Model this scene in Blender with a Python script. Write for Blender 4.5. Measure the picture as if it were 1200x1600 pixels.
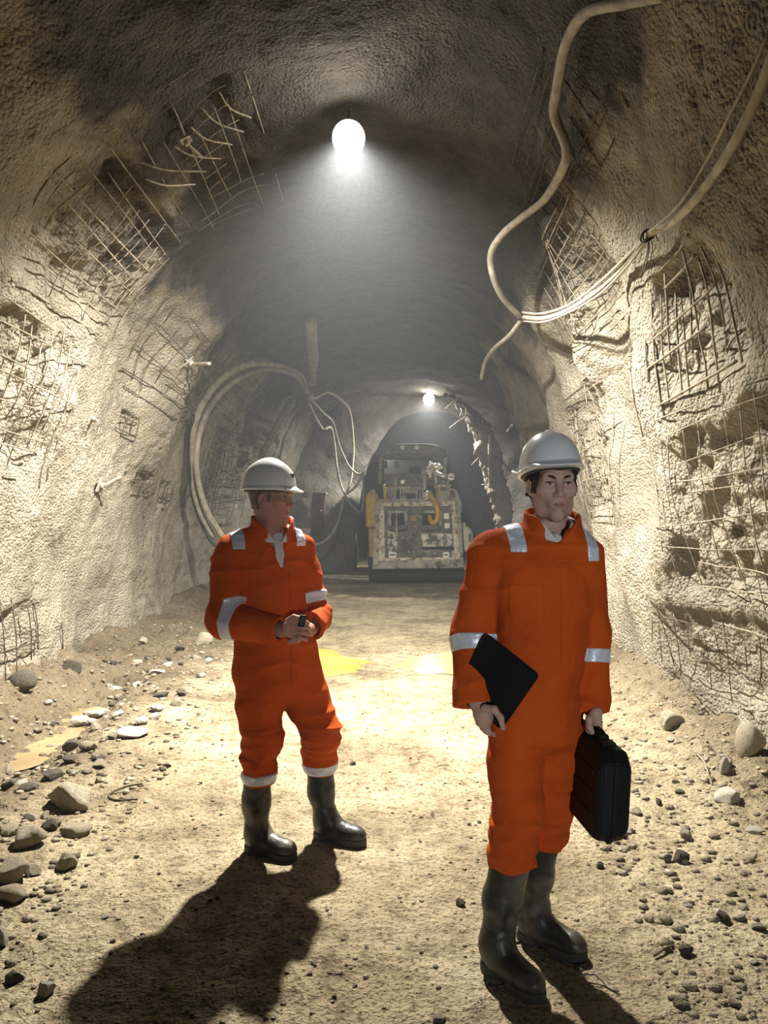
import bpy, bmesh, math, random
import numpy as np
from mathutils import Vector, Matrix

scene = bpy.context.scene
COL = scene.collection
for _o in list(bpy.data.objects):
    bpy.data.objects.remove(_o, do_unlink=True)

# ------------------------------------------------------------------ camera
F_PX, CX, CY, CAM_Z = 1164.0, 600.0, 806.0, 1.6      # focal length in px, horizon row, eye height
cam_data = bpy.data.cameras.new('camera')
cam_data.sensor_fit = 'VERTICAL'
cam_data.sensor_height = 36.0
cam_data.lens = 36.0 * F_PX / 1600.0
cam_data.shift_y = (CY - 800.0) / 1600.0
cam_data.clip_start = 0.05
camera = bpy.data.objects.new('camera', cam_data)
camera.location = (0, 0, CAM_Z)
camera.rotation_euler = (math.pi / 2, 0, 0)
COL.objects.link(camera)
scene.camera = camera

# ------------------------------------------------------------------ world, exposure
world = bpy.data.worlds.new('world')
scene.world = world
world.use_nodes = True
world.node_tree.nodes['Background'].inputs[0].default_value = (0.02, 0.021, 0.023, 1)
world.node_tree.nodes['Background'].inputs[1].default_value = 0.1
scene.view_settings.view_transform = 'Standard'
scene.view_settings.look = 'None'
scene.view_settings.exposure = 0.3
scene.view_settings.gamma = 1.0
scene.view_settings.use_curve_mapping = False
scene.cycles.max_bounces = 5
scene.cycles.diffuse_bounces = 1
scene.cycles.glossy_bounces = 2
scene.cycles.transmission_bounces = 4
scene.cycles.volume_bounces = 0
scene.cycles.adaptive_threshold = 0.03

LAMP_NEAR = Vector((-0.285, 6.0, 4.645))      # floodlight over the two men
LAMP_FAR = Vector((1.24, 20.6, 4.83))         # floodlight over the loader
FILL_BACK = Vector((0.9, -5.0, 1.35))          # unseen fill lamp added behind the viewer to brighten the men's fronts
POWER_NEAR, POWER_FAR, POWER_FILL = 4600.0, 2300.0, 700.0
LAMP_COLOUR = (1.0, 0.955, 0.87)
HAZE_DENSITY = 0.0046

def at(x, y, depth):
    """point seen at pixel (x, y) of the 1200x1600 photograph, at the given distance"""
    return Vector(((x - CX) / F_PX * depth, depth, CAM_Z - (y - CY) / F_PX * depth))

# ------------------------------------------------------------------ vector noise
_TAB = np.random.default_rng(7).uniform(-1, 1, 64 ** 3).astype(np.float32)

def vnoise(p, seed=0):
    """smooth value noise, p (..., 3) -> -1..1"""
    q = np.asarray(p, np.float32) + np.array([seed * 7.31 % 61, seed * 3.77 % 59, seed * 5.13 % 53], np.float32)
    i = np.floor(q)
    f = q - i
    f = f * f * f * (f * (f * 6 - 15) + 10)
    i = i.astype(np.int32)
    x0, y0, z0 = (i[..., 0] & 63) << 12, (i[..., 1] & 63) << 6, i[..., 2] & 63
    x1, y1, z1 = ((i[..., 0] + 1) & 63) << 12, ((i[..., 1] + 1) & 63) << 6, (i[..., 2] + 1) & 63
    fx, fy, fz = f[..., 0], f[..., 1], f[..., 2]
    def lx(y, z):
        k = y | z
        a = _TAB[x0 | k]
        return a + (_TAB[x1 | k] - a) * fx
    a, b = lx(y0, z0), lx(y1, z0)
    c, d = lx(y0, z1), lx(y1, z1)
    a = a + (b - a) * fy
    c = c + (d - c) * fy
    return a + (c - a) * fz

def fbm(p, octaves=4, seed=0, gain=0.5):
    s, amp, tot = 0.0, 1.0, 0.0
    q = np.array(p, dtype=np.float64)
    for k in range(octaves):
        s = s + amp * vnoise(q, seed + k * 17)
        tot += amp
        amp *= gain
        q = q * 2.03 + 11.7
    return s / tot

def smooth(a, b, x):
    t = np.clip((x - a) / (b - a), 0, 1)
    return t * t * (3 - 2 * t)

# ------------------------------------------------------------------ tunnel surface
CROWN = 5.05
def wall_w(Y, right):
    if right:
        return np.interp(Y, [-12, 2, 4.2, 9.1, 13, 14.6, 15.2, 15.9, 17, 22], [2.3, 2.1, 2.16, 2.75, 2.95, 3.0, 3.15, 4.6, 5.4, 5.4])
    return np.interp(Y, [-12, 3, 6.4, 12, 15, 17, 20, 22], [3.1, 3.1, 3.25, 3.55, 3.75, 3.65, 3.1, 2.8])

# bays where the shotcrete has come away from the wire mesh: (Y0, Y1, arch0, arch1, depth) - arch in degrees, 0 left foot .. 180 right foot
BAYS = [
    (5.2, 7.7, 38, 58, 0.15), (4.5, 6.9, 19, 36, 0.14), (5.2, 7.6, 62, 76, 0.09), (8.2, 11.9, 35, 52, 0.07), (13.0, 18.4, 14, 40, 0.11),
    (8.55, 9.05, 27, 30.5, 0.06), (9.4, 10.1, 18.5, 22.5, 0.06), (10.9, 11.7, 16.5, 21.5, 0.06), (4.4, 7.4, 1.0, 6.5, 0.08),
    (4.05, 5.35, 143, 155.5, 0.18), (3.6, 5.8, 157.5, 172, 0.13), (6.2, 8.5, 124, 142, 0.13), (7.3, 9.9, 146, 166, 0.11),
    (5.9, 6.7, 146, 158, 0.13), (4.3, 6.4, 172, 178, 0.05)]

def arch_base(Y, th):
    c, s = np.cos(th), np.sin(th)
    w = np.where(c >= 0, wall_w(Y, False), wall_w(Y, True))
    x = -np.sign(c) * w * np.abs(c) ** 0.75
    z = CROWN * np.abs(s) ** 0.85
    return np.stack([x, Y + 0 * x, z], -1), np.stack([-c, 0 * c, s], -1)

def arch_macro(Y, th):
    p, n = arch_base(Y, th)
    d = 0.24 * fbm(p * 0.62, 2, 5)
    deg = np.degrees(th)
    rib = 0
    for y0, w, a in ((5.75, 0.55, 0.17), (7.35, 0.40, 0.20), (8.75, 0.42, 0.17), (10.6, 0.5, 0.18), (12.7, 0.6, 0.15)):
        rib = rib + a * np.exp(-((Y - y0 + 0.25 * np.sin(deg * 0.11 + y0)) / w) ** 2)
    d = d - rib * smooth(105, 128, deg) * smooth(181, 168, deg)
    rib = 0
    for y0, w, a in ((4.6, 0.5, 0.14), (9.6, 0.7, 0.22), (13.8, 0.7, 0.2)):
        rib = rib + a * np.exp(-((Y - y0 + 0.3 * np.sin(deg * 0.08 + y0)) / w) ** 2)
    d = d - rib * smooth(70, 50, deg) * smooth(12, 28, deg)
    d = d * smooth(21.7, 19.5, Y)
    return p + n * d[..., None], n

def bay_mask(Y, th, p):
    deg = np.degrees(th)
    wob = 0.35 * fbm(p * 1.6, 2, 41)
    m = np.zeros_like(Y)
    for (y0, y1, a0, a1, dep) in BAYS:
        ey = 0.18 * (y1 - y0)
        ea = 0.18 * (a1 - a0)
        k = smooth(y0, y0 + ey, Y + wob * ey * 2) * smooth(y1, y1 - ey, Y + wob * ey * 2)
        k = k * smooth(a0, a0 + ea, deg + wob * ea * 2) * smooth(a1, a1 - ea, deg + wob * ea * 2)
        m = np.maximum(m, k * dep)
    return m

def arch_full(Y, th):
    p, n = arch_macro(Y, th)
    m = bay_mask(Y, th, p)
    d = m * (0.55 + 0.9 * np.clip(fbm(p * 3.2, 3, 77) + 0.35, 0, 1))
    rough = fbm(p * 2.4, 3, 9) * 0.045 + 0.016 * fbm(p * 11.0, 2, 23)
    clod = np.abs(fbm(p * 5.5, 2, 31)) * 0.05
    rough = rough - clod * smooth(-0.2, 0.5, fbm(p * 0.9, 2, 63))
    rough = rough + m * 0.45 * fbm(p * 7.5, 2, 91)
    foot = smooth(0.5, 0.0, p[..., 2])
    rough = rough - foot * 0.10 * np.abs(fbm(p * 3.0, 3, 14))
    return p + n * (d + rough)[..., None]

# ------------------------------------------------------------------ object helpers
def tag(o, label=None, cat=None, group=None, kind=None):
    if label: o['label'] = label
    if cat: o['category'] = cat
    if group: o['group'] = group
    if kind: o['kind'] = kind
    return o

def empty(name, loc=(0, 0, 0), rz=0.0):
    o = bpy.data.objects.new(name, None)
    o.empty_display_size = 0.1
    o.location = loc
    o.rotation_euler = (0, 0, rz)
    COL.objects.link(o)
    return o

def link_mesh(name, me, mat=None, parent=None, smooth_shade=True):
    if mat is not None and not me.materials:
        me.materials.append(mat)
    if smooth_shade:
        me.polygons.foreach_set('use_smooth', [True] * len(me.polygons))
    o = bpy.data.objects.new(name, me)
    COL.objects.link(o)
    o.parent = parent
    return o

def mesh_np(name, verts, faces, mat=None, parent=None, smooth_shade=True):
    me = bpy.data.meshes.new(name)
    v = np.asarray(verts, dtype=np.float32)
    f = np.asarray(faces, dtype=np.int32)
    k = f.shape[1]
    me.vertices.add(len(v)); me.vertices.foreach_set('co', v.ravel())
    me.loops.add(f.size); me.loops.foreach_set('vertex_index', f.ravel())
    me.polygons.add(len(f)); me.polygons.foreach_set('loop_start', np.arange(0, f.size, k, dtype=np.int32))
    me.update(calc_edges=True)
    return link_mesh(name, me, mat, parent, smooth_shade)

def bm_obj(name, bm, mat=None, parent=None, smooth_shade=False):
    bmesh.ops.recalc_face_normals(bm, faces=bm.faces)
    me = bpy.data.meshes.new(name)
    bm.to_mesh(me)
    bm.free()
    return link_mesh(name, me, mat, parent, smooth_shade)

def grid_faces(n, m):
    i = np.arange(n - 1)[:, None] * m + np.arange(m - 1)[None, :]
    return np.stack([i, i + 1, i + m + 1, i + m], -1).reshape(-1, 4)

def add_box(bm, c, s, rot=None, bevel=0.0):
    b = bmesh.new()
    bmesh.ops.create_cube(b, size=1.0)
    bmesh.ops.scale(b, vec=s, verts=b.verts)
    if bevel:
        bmesh.ops.bevel(b, geom=b.edges[:], offset=bevel, segments=2, affect='EDGES', profile=0.7)
    if rot is not None:
        bmesh.ops.rotate(b, cent=(0, 0, 0), matrix=rot.to_matrix() if hasattr(rot, 'to_matrix') else rot, verts=b.verts)
    bmesh.ops.translate(b, vec=c, verts=b.verts)
    t = bpy.data.meshes.new('t'); b.to_mesh(t); b.free()
    bm.from_mesh(t); bpy.data.meshes.remove(t)

def add_cyl(bm, a, b_, r0, r1=None, seg=16, bevel=0.0):
    a, b_ = Vector(a), Vector(b_)
    d = b_ - a
    b = bmesh.new()
    bmesh.ops.create_cone(b, cap_ends=True, segments=seg, radius1=r0, radius2=r0 if r1 is None else r1, depth=d.length)
    if bevel:
        bmesh.ops.bevel(b, geom=[e for e in b.edges if len(e.link_faces) == 2 and any(len(f.verts) > 4 for f in e.link_faces)], offset=bevel, segments=2, affect='EDGES')
    m = d.to_track_quat('Z', 'Y').to_matrix().to_4x4()
    m.translation = (a + b_) / 2
    bmesh.ops.transform(b, matrix=m, verts=b.verts)
    t = bpy.data.meshes.new('t'); b.to_mesh(t); b.free()
    bm.from_mesh(t); bpy.data.meshes.remove(t)

def add_prism(bm, poly, y0, y1, plane='XZ', bevel=0.0):
    """polygon in the XZ plane pushed from y0 to y1 (or YZ pushed along x)"""
    b = bmesh.new()
    def P(u, v, w):
        return (u, w, v) if plane == 'XZ' else ((w, u, v) if plane == 'YZ' else (u, v, w))
    va = [b.verts.new(P(u, v, y0)) for u, v in poly]
    vb = [b.verts.new(P(u, v, y1)) for u, v in poly]
    n = len(poly)
    b.faces.new(va); b.faces.new(vb[::-1])
    for i in range(n):
        b.faces.new((va[i], vb[i], vb[(i + 1) % n], va[(i + 1) % n]))
    bmesh.ops.recalc_face_normals(b, faces=b.faces)
    if bevel:
        bmesh.ops.bevel(b, geom=b.edges[:], offset=bevel, segments=1, affect='EDGES')
    t = bpy.data.meshes.new('t'); b.to_mesh(t); b.free()
    bm.from_mesh(t); bpy.data.meshes.remove(t)

def box(name, c, s, mat, parent=None, rot=None, bevel=0.0):
    bm = bmesh.new(); add_box(bm, c, s, rot, bevel)
    return bm_obj(name, bm, mat, parent)

def cyl(name, a, b, r0, mat, parent=None, r1=None, seg=16, bevel=0.0):
    bm = bmesh.new(); add_cyl(bm, a, b, r0, r1, seg, bevel)
    o = bm_obj(name, bm, mat, parent)
    for p in o.data.polygons:
        p.use_smooth = len(p.vertices) == 4
    return o

def prism(name, poly, y0, y1, mat, parent=None, plane='XZ', bevel=0.0):
    bm = bmesh.new(); add_prism(bm, poly, y0, y1, plane, bevel)
    return bm_obj(name, bm, mat, parent)

def spline(pts, step=0.05):
    """Catmull-Rom through the points, resampled"""
    P = np.array([tuple(p) for p in pts], dtype=float)
    P = np.vstack([2 * P[0] - P[1], P, 2 * P[-1] - P[-2]])
    out = []
    for i in range(1, len(P) - 2):
        a, b, c, d = P[i - 1], P[i], P[i + 1], P[i + 2]
        n = max(2, int(np.linalg.norm(c - b) / step))
        for t in np.linspace(0, 1, n, endpoint=False):
            out.append(0.5 * ((2 * b) + (c - a) * t + (2 * a - 5 * b + 4 * c - d) * t * t + (3 * b - a - 3 * c + d) * t ** 3))
    out.append(P[-2])
    return np.array(out)

def tube_geo(P, r, seg=8, cap=True):
    P = np.asarray(P, float)
    n = len(P)
    r = np.broadcast_to(np.asarray(r, float), (n,))
    T = np.gradient(P, axis=0)
    T /= np.linalg.norm(T, axis=1)[:, None] + 1e-12
    up = np.array([0.0, 0, 1]) if abs(T[0, 2]) < 0.9 else np.array([1.0, 0, 0])
    N = np.cross(T[0], up); N /= np.linalg.norm(N)
    V = np.zeros((n, seg, 3))
    ang = np.linspace(0, 2 * np.pi, seg, endpoint=False)
    for i in range(n):
        N = N - T[i] * np.dot(N, T[i]); N /= np.linalg.norm(N) + 1e-12
        B = np.cross(T[i], N)
        V[i] = P[i] + r[i] * (np.cos(ang)[:, None] * N + np.sin(ang)[:, None] * B)
    i = np.arange(n - 1)[:, None] * seg
    j = np.arange(seg)[None, :]
    j2 = (j + 1) % seg
    F = np.stack([i + j, i + j2, i + seg + j2, i + seg + j], -1).reshape(-1, 4)
    V = V.reshape(-1, 3)
    if cap:
        V = np.vstack([V, P[0], P[-1]])
        a, b = len(V) - 2, len(V) - 1
        jj = np.arange(seg); kk = (jj + 1) % seg
        F = np.vstack([F, np.stack([kk, jj, np.full(seg, a), np.full(seg, a)], -1)[:, :4],
                       np.stack([(n - 1) * seg + jj, (n - 1) * seg + kk, np.full(seg, b), np.full(seg, b)], -1)])
    return V, F

def poly_obj(name, V, F, mat, parent=None, smooth_shade=True):
    """quads that may hold repeated indices (triangles)"""
    me = bpy.data.meshes.new(name)
    faces = [tuple(f) if f[2] != f[3] else tuple(f[:3]) for f in F.tolist()]
    me.from_pydata(V.tolist(), [], faces)
    me.update()
    return link_mesh(name, me, mat, parent, smooth_shade)

def tube(name, pts, r, mat, parent=None, seg=8, step=0.05, smooth_path=True):
    P = spline(pts, step) if smooth_path else np.array([tuple(p) for p in pts], float)
    if not np.isscalar(r):
        r = np.interp(np.linspace(0, 1, len(P)), np.linspace(0, 1, len(r)), r)
    V, F = tube_geo(P, r, seg)
    return poly_obj(name, V, F, mat, parent)

# ------------------------------------------------------------------ materials
def new_mat(name):
    m = bpy.data.materials.new(name)
    m.use_nodes = True
    nt = m.node_tree
    return m, nt, nt.nodes['Principled BSDF']

def node(nt, kind, **kw):
    n = nt.nodes.new(kind)
    for k, v in kw.items():
        if k in n.inputs:
            n.inputs[k].default_value = v
        else:
            setattr(n, k, v)
    return n

def ramp(nt, stops):
    r = nt.nodes.new('ShaderNodeValToRGB')
    e = r.color_ramp.elements
    while len(e) > 1:
        e.remove(e[-1])
    e[0].position, e[0].color = stops[0][0], (*stops[0][1], 1)
    for p, c in stops[1:]:
        x = e.new(p); x.color = (*c, 1)
    return r

def rough_mat(name, stops, scale=3.0, rough=0.9, bump=((18.0, 0.5), (60.0, 0.3)), bump_dist=0.03, detail=6.0, spec=0.2, metallic=0.0, voronoi=None, stain=None, coords='Object'):
    m, nt, b = new_mat(name)
    L = nt.links.new
    tc = nt.nodes.new('ShaderNodeTexCoord')
    n1 = node(nt, 'ShaderNodeTexNoise', Scale=scale, Detail=detail, Roughness=0.6)
    L(tc.outputs[coords], n1.inputs['Vector'])
    r = ramp(nt, stops)
    L(n1.outputs['Fac'], r.inputs['Fac'])
    col = r.outputs['Color']
    if stain:
        sc, lo, hi, c = stain
        n2 = node(nt, 'ShaderNodeTexNoise', Scale=sc, Detail=3.0, Roughness=0.55)
        L(tc.outputs[coords], n2.inputs['Vector'])
        mr = node(nt, 'ShaderNodeMapRange'); mr.inputs['From Min'].default_value = lo; mr.inputs['From Max'].default_value = hi
        L(n2.outputs['Fac'], mr.inputs['Value'])
        mx = nt.nodes.new('ShaderNodeMix'); mx.data_type = 'RGBA'
        L(mr.outputs['Result'], mx.inputs['Factor'])
        L(col, mx.inputs['A']); mx.inputs['B'].default_value = (*c, 1)
        col = mx.outputs['Result']
    L(col, b.inputs['Base Color'])
    b.inputs['Roughness'].default_value = rough
    b.inputs['Specular IOR Level'].default_value = spec
    b.inputs['Metallic'].default_value = metallic
    prev = None
    h = None
    for s, st in bump:
        nn = node(nt, 'ShaderNodeTexNoise', Scale=s, Detail=2.0, Roughness=0.65)
        L(tc.outputs[coords], nn.inputs['Vector'])
        ml = node(nt, 'ShaderNodeMath', operation='MULTIPLY'); ml.inputs[1].default_value = st
        L(nn.outputs['Fac'], ml.inputs[0])
        if h is None: h = ml.outputs[0]
        else:
            ad = node(nt, 'ShaderNodeMath', operation='ADD'); L(h, ad.inputs[0]); L(ml.outputs[0], ad.inputs[1]); h = ad.outputs[0]
    if voronoi:
        s, st = voronoi
        vv = node(nt, 'ShaderNodeTexVoronoi', Scale=s)
        L(tc.outputs[coords], vv.inputs['Vector'])
        ml = node(nt, 'ShaderNodeMath', operation='MULTIPLY'); ml.inputs[1].default_value = -st
        L(vv.outputs['Distance'], ml.inputs[0])
        if h is None: h = ml.outputs[0]
        else:
            ad = node(nt, 'ShaderNodeMath', operation='ADD'); L(h, ad.inputs[0]); L(ml.outputs[0], ad.inputs[1]); h = ad.outputs[0]
    if h is not None:
        bp = node(nt, 'ShaderNodeBump'); bp.inputs['Strength'].default_value = 1.0; bp.inputs['Distance'].default_value = bump_dist
        L(h, bp.inputs['Height']); L(bp.outputs['Normal'], b.inputs['Normal'])
    return m

def plain(name, c, rough=0.6, metallic=0.0, spec=0.4, var=0.12, scale=8.0, bump=0.0):
    d = tuple(x * (1 - var) for x in c); u = tuple(min(1, x * (1 + var)) for x in c)
    return rough_mat(name, [(0.35, d), (0.65, u)], scale, rough, bump=((scale * 6, 1.0),) if bump else (), bump_dist=bump, spec=spec, metallic=metallic)

def glow_mat(name, c, strength):
    m, nt, b = new_mat(name)
    b.inputs['Base Color'].default_value = (*c, 1)
    b.inputs['Emission Color'].default_value = (*c, 1)
    b.inputs['Emission Strength'].default_value = strength
    m.cycles.emission_sampling = 'NONE'
    return m

M = {}
M['shotcrete'] = rough_mat('shotcrete', [(0.25, (0.17, 0.148, 0.108)), (0.5, (0.32, 0.282, 0.212)), (0.75, (0.46, 0.41, 0.318))], 2.2, 0.95,
                           bump=((26.0, 0.7), (75.0, 0.5)), bump_dist=0.035, voronoi=(38.0, 0.7), stain=(0.55, 0.54, 0.72, (0.17, 0.145, 0.108)))
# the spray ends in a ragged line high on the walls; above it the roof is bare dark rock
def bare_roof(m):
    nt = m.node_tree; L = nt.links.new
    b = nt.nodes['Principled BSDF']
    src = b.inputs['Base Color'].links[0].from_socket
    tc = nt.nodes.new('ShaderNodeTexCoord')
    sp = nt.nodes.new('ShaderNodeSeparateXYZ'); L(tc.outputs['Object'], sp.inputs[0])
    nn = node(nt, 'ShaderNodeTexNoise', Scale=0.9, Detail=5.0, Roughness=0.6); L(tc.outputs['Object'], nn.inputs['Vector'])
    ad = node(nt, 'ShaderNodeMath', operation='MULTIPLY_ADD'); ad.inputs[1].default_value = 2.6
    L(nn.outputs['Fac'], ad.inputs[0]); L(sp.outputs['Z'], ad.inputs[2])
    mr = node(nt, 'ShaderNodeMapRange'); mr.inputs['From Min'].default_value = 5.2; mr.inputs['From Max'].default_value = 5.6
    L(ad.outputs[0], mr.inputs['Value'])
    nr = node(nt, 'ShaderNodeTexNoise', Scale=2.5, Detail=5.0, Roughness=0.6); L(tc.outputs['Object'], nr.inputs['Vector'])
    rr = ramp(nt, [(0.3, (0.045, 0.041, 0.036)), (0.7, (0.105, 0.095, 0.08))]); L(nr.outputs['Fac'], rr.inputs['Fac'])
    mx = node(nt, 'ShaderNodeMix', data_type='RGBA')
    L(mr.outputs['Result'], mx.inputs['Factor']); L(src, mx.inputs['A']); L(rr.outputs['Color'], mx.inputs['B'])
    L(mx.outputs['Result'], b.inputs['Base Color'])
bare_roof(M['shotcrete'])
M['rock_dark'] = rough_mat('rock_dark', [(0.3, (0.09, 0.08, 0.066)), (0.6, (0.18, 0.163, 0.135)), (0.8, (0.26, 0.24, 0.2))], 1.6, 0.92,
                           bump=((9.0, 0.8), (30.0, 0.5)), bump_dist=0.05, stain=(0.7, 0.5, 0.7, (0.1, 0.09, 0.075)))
M['wire'] = rough_mat('wire', [(0.35, (0.16, 0.13, 0.09)), (0.65, (0.40, 0.34, 0.25))], 14.0, 0.75, bump=((120.0, 1.0),), bump_dist=0.004, spec=0.3)
M['rusty_wire'] = rough_mat('rusty_wire', [(0.35, (0.05, 0.038, 0.026)), (0.65, (0.15, 0.12, 0.085))], 14.0, 0.8, bump=((120.0, 1.0),), bump_dist=0.004)
M['stone'] = rough_mat('stone', [(0.3, (0.36, 0.305, 0.215)), (0.7, (0.60, 0.53, 0.39))], 6.0, 0.9, bump=((14.0, 0.8), (50.0, 0.4)), bump_dist=0.02)
M['stone_grey'] = rough_mat('stone_grey', [(0.3, (0.09, 0.078, 0.058)), (0.7, (0.19, 0.165, 0.125))], 7.0, 0.9, bump=((16.0, 0.8), (60.0, 0.4)), bump_dist=0.015)
M['stone_white'] = rough_mat('stone_white', [(0.3, (0.46, 0.42, 0.34)), (0.7, (0.66, 0.61, 0.5))], 6.0, 0.85, bump=((14.0, 0.8), (50.0, 0.4)), bump_dist=0.012)
M['hose'] = rough_mat('hose', [(0.35, (0.22, 0.195, 0.15)), (0.65, (0.38, 0.34, 0.26))], 9.0, 0.7, bump=((60.0, 1.0),), bump_dist=0.004, spec=0.3)
M['cable'] = rough_mat('cable', [(0.35, (0.3, 0.27, 0.21)), (0.65, (0.5, 0.46, 0.36))], 9.0, 0.65, bump=((90.0, 1.0),), bump_dist=0.003, spec=0.3)
M['black_cable'] = plain('black_cable', (0.035, 0.033, 0.03), 0.6)
M['orange'] = rough_mat('orange', [(0.3, (0.54, 0.076, 0.007)), (0.7, (0.67, 0.104, 0.010))], 5.0, 0.85, bump=((11.0, 1.0), (240.0, 0.12)), bump_dist=0.012, spec=0.15)
M['reflective'] = rough_mat('reflective', [(0.3, (0.66, 0.67, 0.74)), (0.7, (0.85, 0.86, 0.92))], 16.0, 0.35, bump=((30.0, 1.0),), bump_dist=0.004, spec=0.6, metallic=0.15)
M['skin'] = rough_mat('skin', [(0.3, (0.42, 0.215, 0.15)), (0.7, (0.52, 0.285, 0.205))], 9.0, 0.55, bump=((160.0, 1.0),), bump_dist=0.0015, spec=0.35)
M['skin_pale'] = rough_mat('skin_pale', [(0.3, (0.50, 0.30, 0.225)), (0.7, (0.60, 0.38, 0.29))], 9.0, 0.55, bump=((160.0, 1.0),), bump_dist=0.0015, spec=0.35)
M['lips'] = plain('lips', (0.36, 0.15, 0.12), 0.5)
M['hair_dark'] = rough_mat('hair_dark', [(0.3, (0.018, 0.013, 0.01)), (0.7, (0.05, 0.036, 0.026))], 40.0, 0.6, bump=((140.0, 1.0),), bump_dist=0.006)
M['hair_grey'] = rough_mat('hair_grey', [(0.3, (0.16, 0.125, 0.1)), (0.7, (0.3, 0.25, 0.21))], 40.0, 0.7, bump=((140.0, 1.0),), bump_dist=0.004)
M['eye_white'] = plain('eye_white', (0.62, 0.58, 0.54), 0.25, var=0.03)
M['iris'] = plain('iris', (0.035, 0.022, 0.014), 0.2)
M['helmet'] = plain('helmet', (0.80, 0.79, 0.76), 0.32, spec=0.5, var=0.03, scale=4.0)
M['helmet_dark'] = plain('helmet_dark', (0.05, 0.05, 0.05), 0.6)
M['shirt'] = plain('shirt', (0.72, 0.66, 0.62), 0.85, var=0.05)
M['rubber'] = rough_mat('rubber', [(0.35, (0.020, 0.020, 0.016)), (0.65, (0.042, 0.042, 0.033))], 7.0, 0.42, bump=((25.0, 1.0),), bump_dist=0.004, spec=0.45, stain=(5.0, 0.56, 0.8, (0.24, 0.21, 0.15)))
M['sole'] = plain('sole', (0.045, 0.042, 0.036), 0.7, var=0.3, bump=0.004)
M['black_plastic'] = rough_mat('black_plastic', [(0.35, (0.004, 0.004, 0.0045)), (0.65, (0.008, 0.008, 0.0085))], 9.0, 0.6, bump=((220.0, 1.0),), bump_dist=0.0012, spec=0.2)
M['silver'] = plain('silver', (0.6, 0.6, 0.58), 0.35, metallic=0.7)

# ------------------------------------------------------------------ floor
PUDDLES = [(-0.85, 8.15, 0.62, 0.95), (0.78, 8.15, 0.62, 0.72)]       # x, y, half widths of the yellow puddles
def floor_h(X, Y):
    p = np.stack([X, Y, 0 * X], -1)
    h = 0.045 * fbm(p * 0.5, 3, 3) + 0.014 * fbm(p * 2.6, 3, 8)
    track = 1 - smooth(0.9, 1.9, np.abs(X - 0.25 - 0.03 * Y))
    rubble = smooth(1.5, 2.5, -X - 0.02 * Y + 0.25 * fbm(p * 0.8, 2, 6)) + smooth(1.35, 2.1, X - 0.05 * Y + 0.25 * fbm(p * 0.8, 2, 16))
    rubble = np.clip(rubble, 0, 1)
    h = h + rubble * (0.12 * np.abs(fbm(p * 3.8, 3, 12)) + 0.075 * np.abs(fbm(p * 11.0, 2, 19)))
    # spoil heaped against the wall feet
    h = h + 0.26 * smooth(0.55, 0.0, X + wall_w(Y, False)) * (0.5 + 0.5 * fbm(p * 1.3, 2, 33))
    h = h + 0.34 * smooth(0.8, 0.0, wall_w(Y, True) - X) * smooth(3.6, 5.6, Y) * smooth(14.5, 12, Y) * (0.6 + 0.5 * fbm(p * 1.3, 2, 35))
    # ditch with muddy water along the left wall
    dx = X - (-2.47 - 0.09 * (Y - 5.75))
    h = h - 0.15 * np.exp(-(dx / 0.27) ** 2) * smooth(3.8, 5.3, Y) * smooth(9.6, 6.4, Y)
    for (x0, y0, a, b) in PUDDLES:
        h = h - 0.05 * np.exp(-(((X - x0) / a) ** 2 + ((Y - y0) / b) ** 2) * 0.9)
    # fine grit
    h = h + 0.006 * fbm(p * 22.0, 2, 51) * (0.5 + rubble)
    # the men's and the loader's standing places are level
    for (x0, y0, r) in ((-0.38, 3.55, 0.7), (0.55, 2.62, 0.7)):
        k = np.exp(-(((X - x0) ** 2 + (Y - y0) ** 2) / r ** 2))
        h = h * (1 - 0.85 * k)
    h = h * (1 - 0.8 * smooth(15.5, 17.0, Y) * (1 - smooth(1.5, 2.2, np.abs(X - 0.75))))
    return h

def ground(x, y):
    return float(floor_h(np.array([float(x)]), np.array([float(y)]))[0])

m, nt, b = new_mat('ground')
L = nt.links.new
tc = nt.nodes.new('ShaderNodeTexCoord')
n1 = node(nt, 'ShaderNodeTexNoise', Scale=1.1, Detail=6.0, Roughness=0.62)
n2 = node(nt, 'ShaderNodeTexNoise', Scale=9.0, Detail=4.0, Roughness=0.7)
n3 = node(nt, 'ShaderNodeTexNoise', Scale=45.0, Detail=2.0, Roughness=0.7)
for n in (n1, n2, n3):
    L(tc.outputs['Object'], n.inputs['Vector'])
r1 = ramp(nt, [(0.32, (0.155, 0.122, 0.076)), (0.47, (0.30, 0.245, 0.152)), (0.62, (0.41, 0.345, 0.222))])
r2 = ramp(nt, [(0.34, (0.42, 0.40, 0.37)), (0.52, (1.0, 1.0, 1.0))])
r3 = ramp(nt, [(0.36, (0.45, 0.42, 0.38)), (0.47, (1.0, 1.0, 1.0))])
L(n1.outputs['Fac'], r1.inputs['Fac']); L(n2.outputs['Fac'], r2.inputs['Fac']); L(n3.outputs['Fac'], r3.inputs['Fac'])
x1 = node(nt, 'ShaderNodeMix', data_type='RGBA', blend_type='MULTIPLY'); x1.inputs['Factor'].default_value = 0.8
L(r1.outputs['Color'], x1.inputs['A']); L(r2.outputs['Color'], x1.inputs['B'])
x2 = node(nt, 'ShaderNodeMix', data_type='RGBA', blend_type='MULTIPLY'); x2.inputs['Factor'].default_value = 0.9
L(x1.outputs['Result'], x2.inputs['A']); L(r3.outputs['Color'], x2.inputs['B'])
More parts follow.
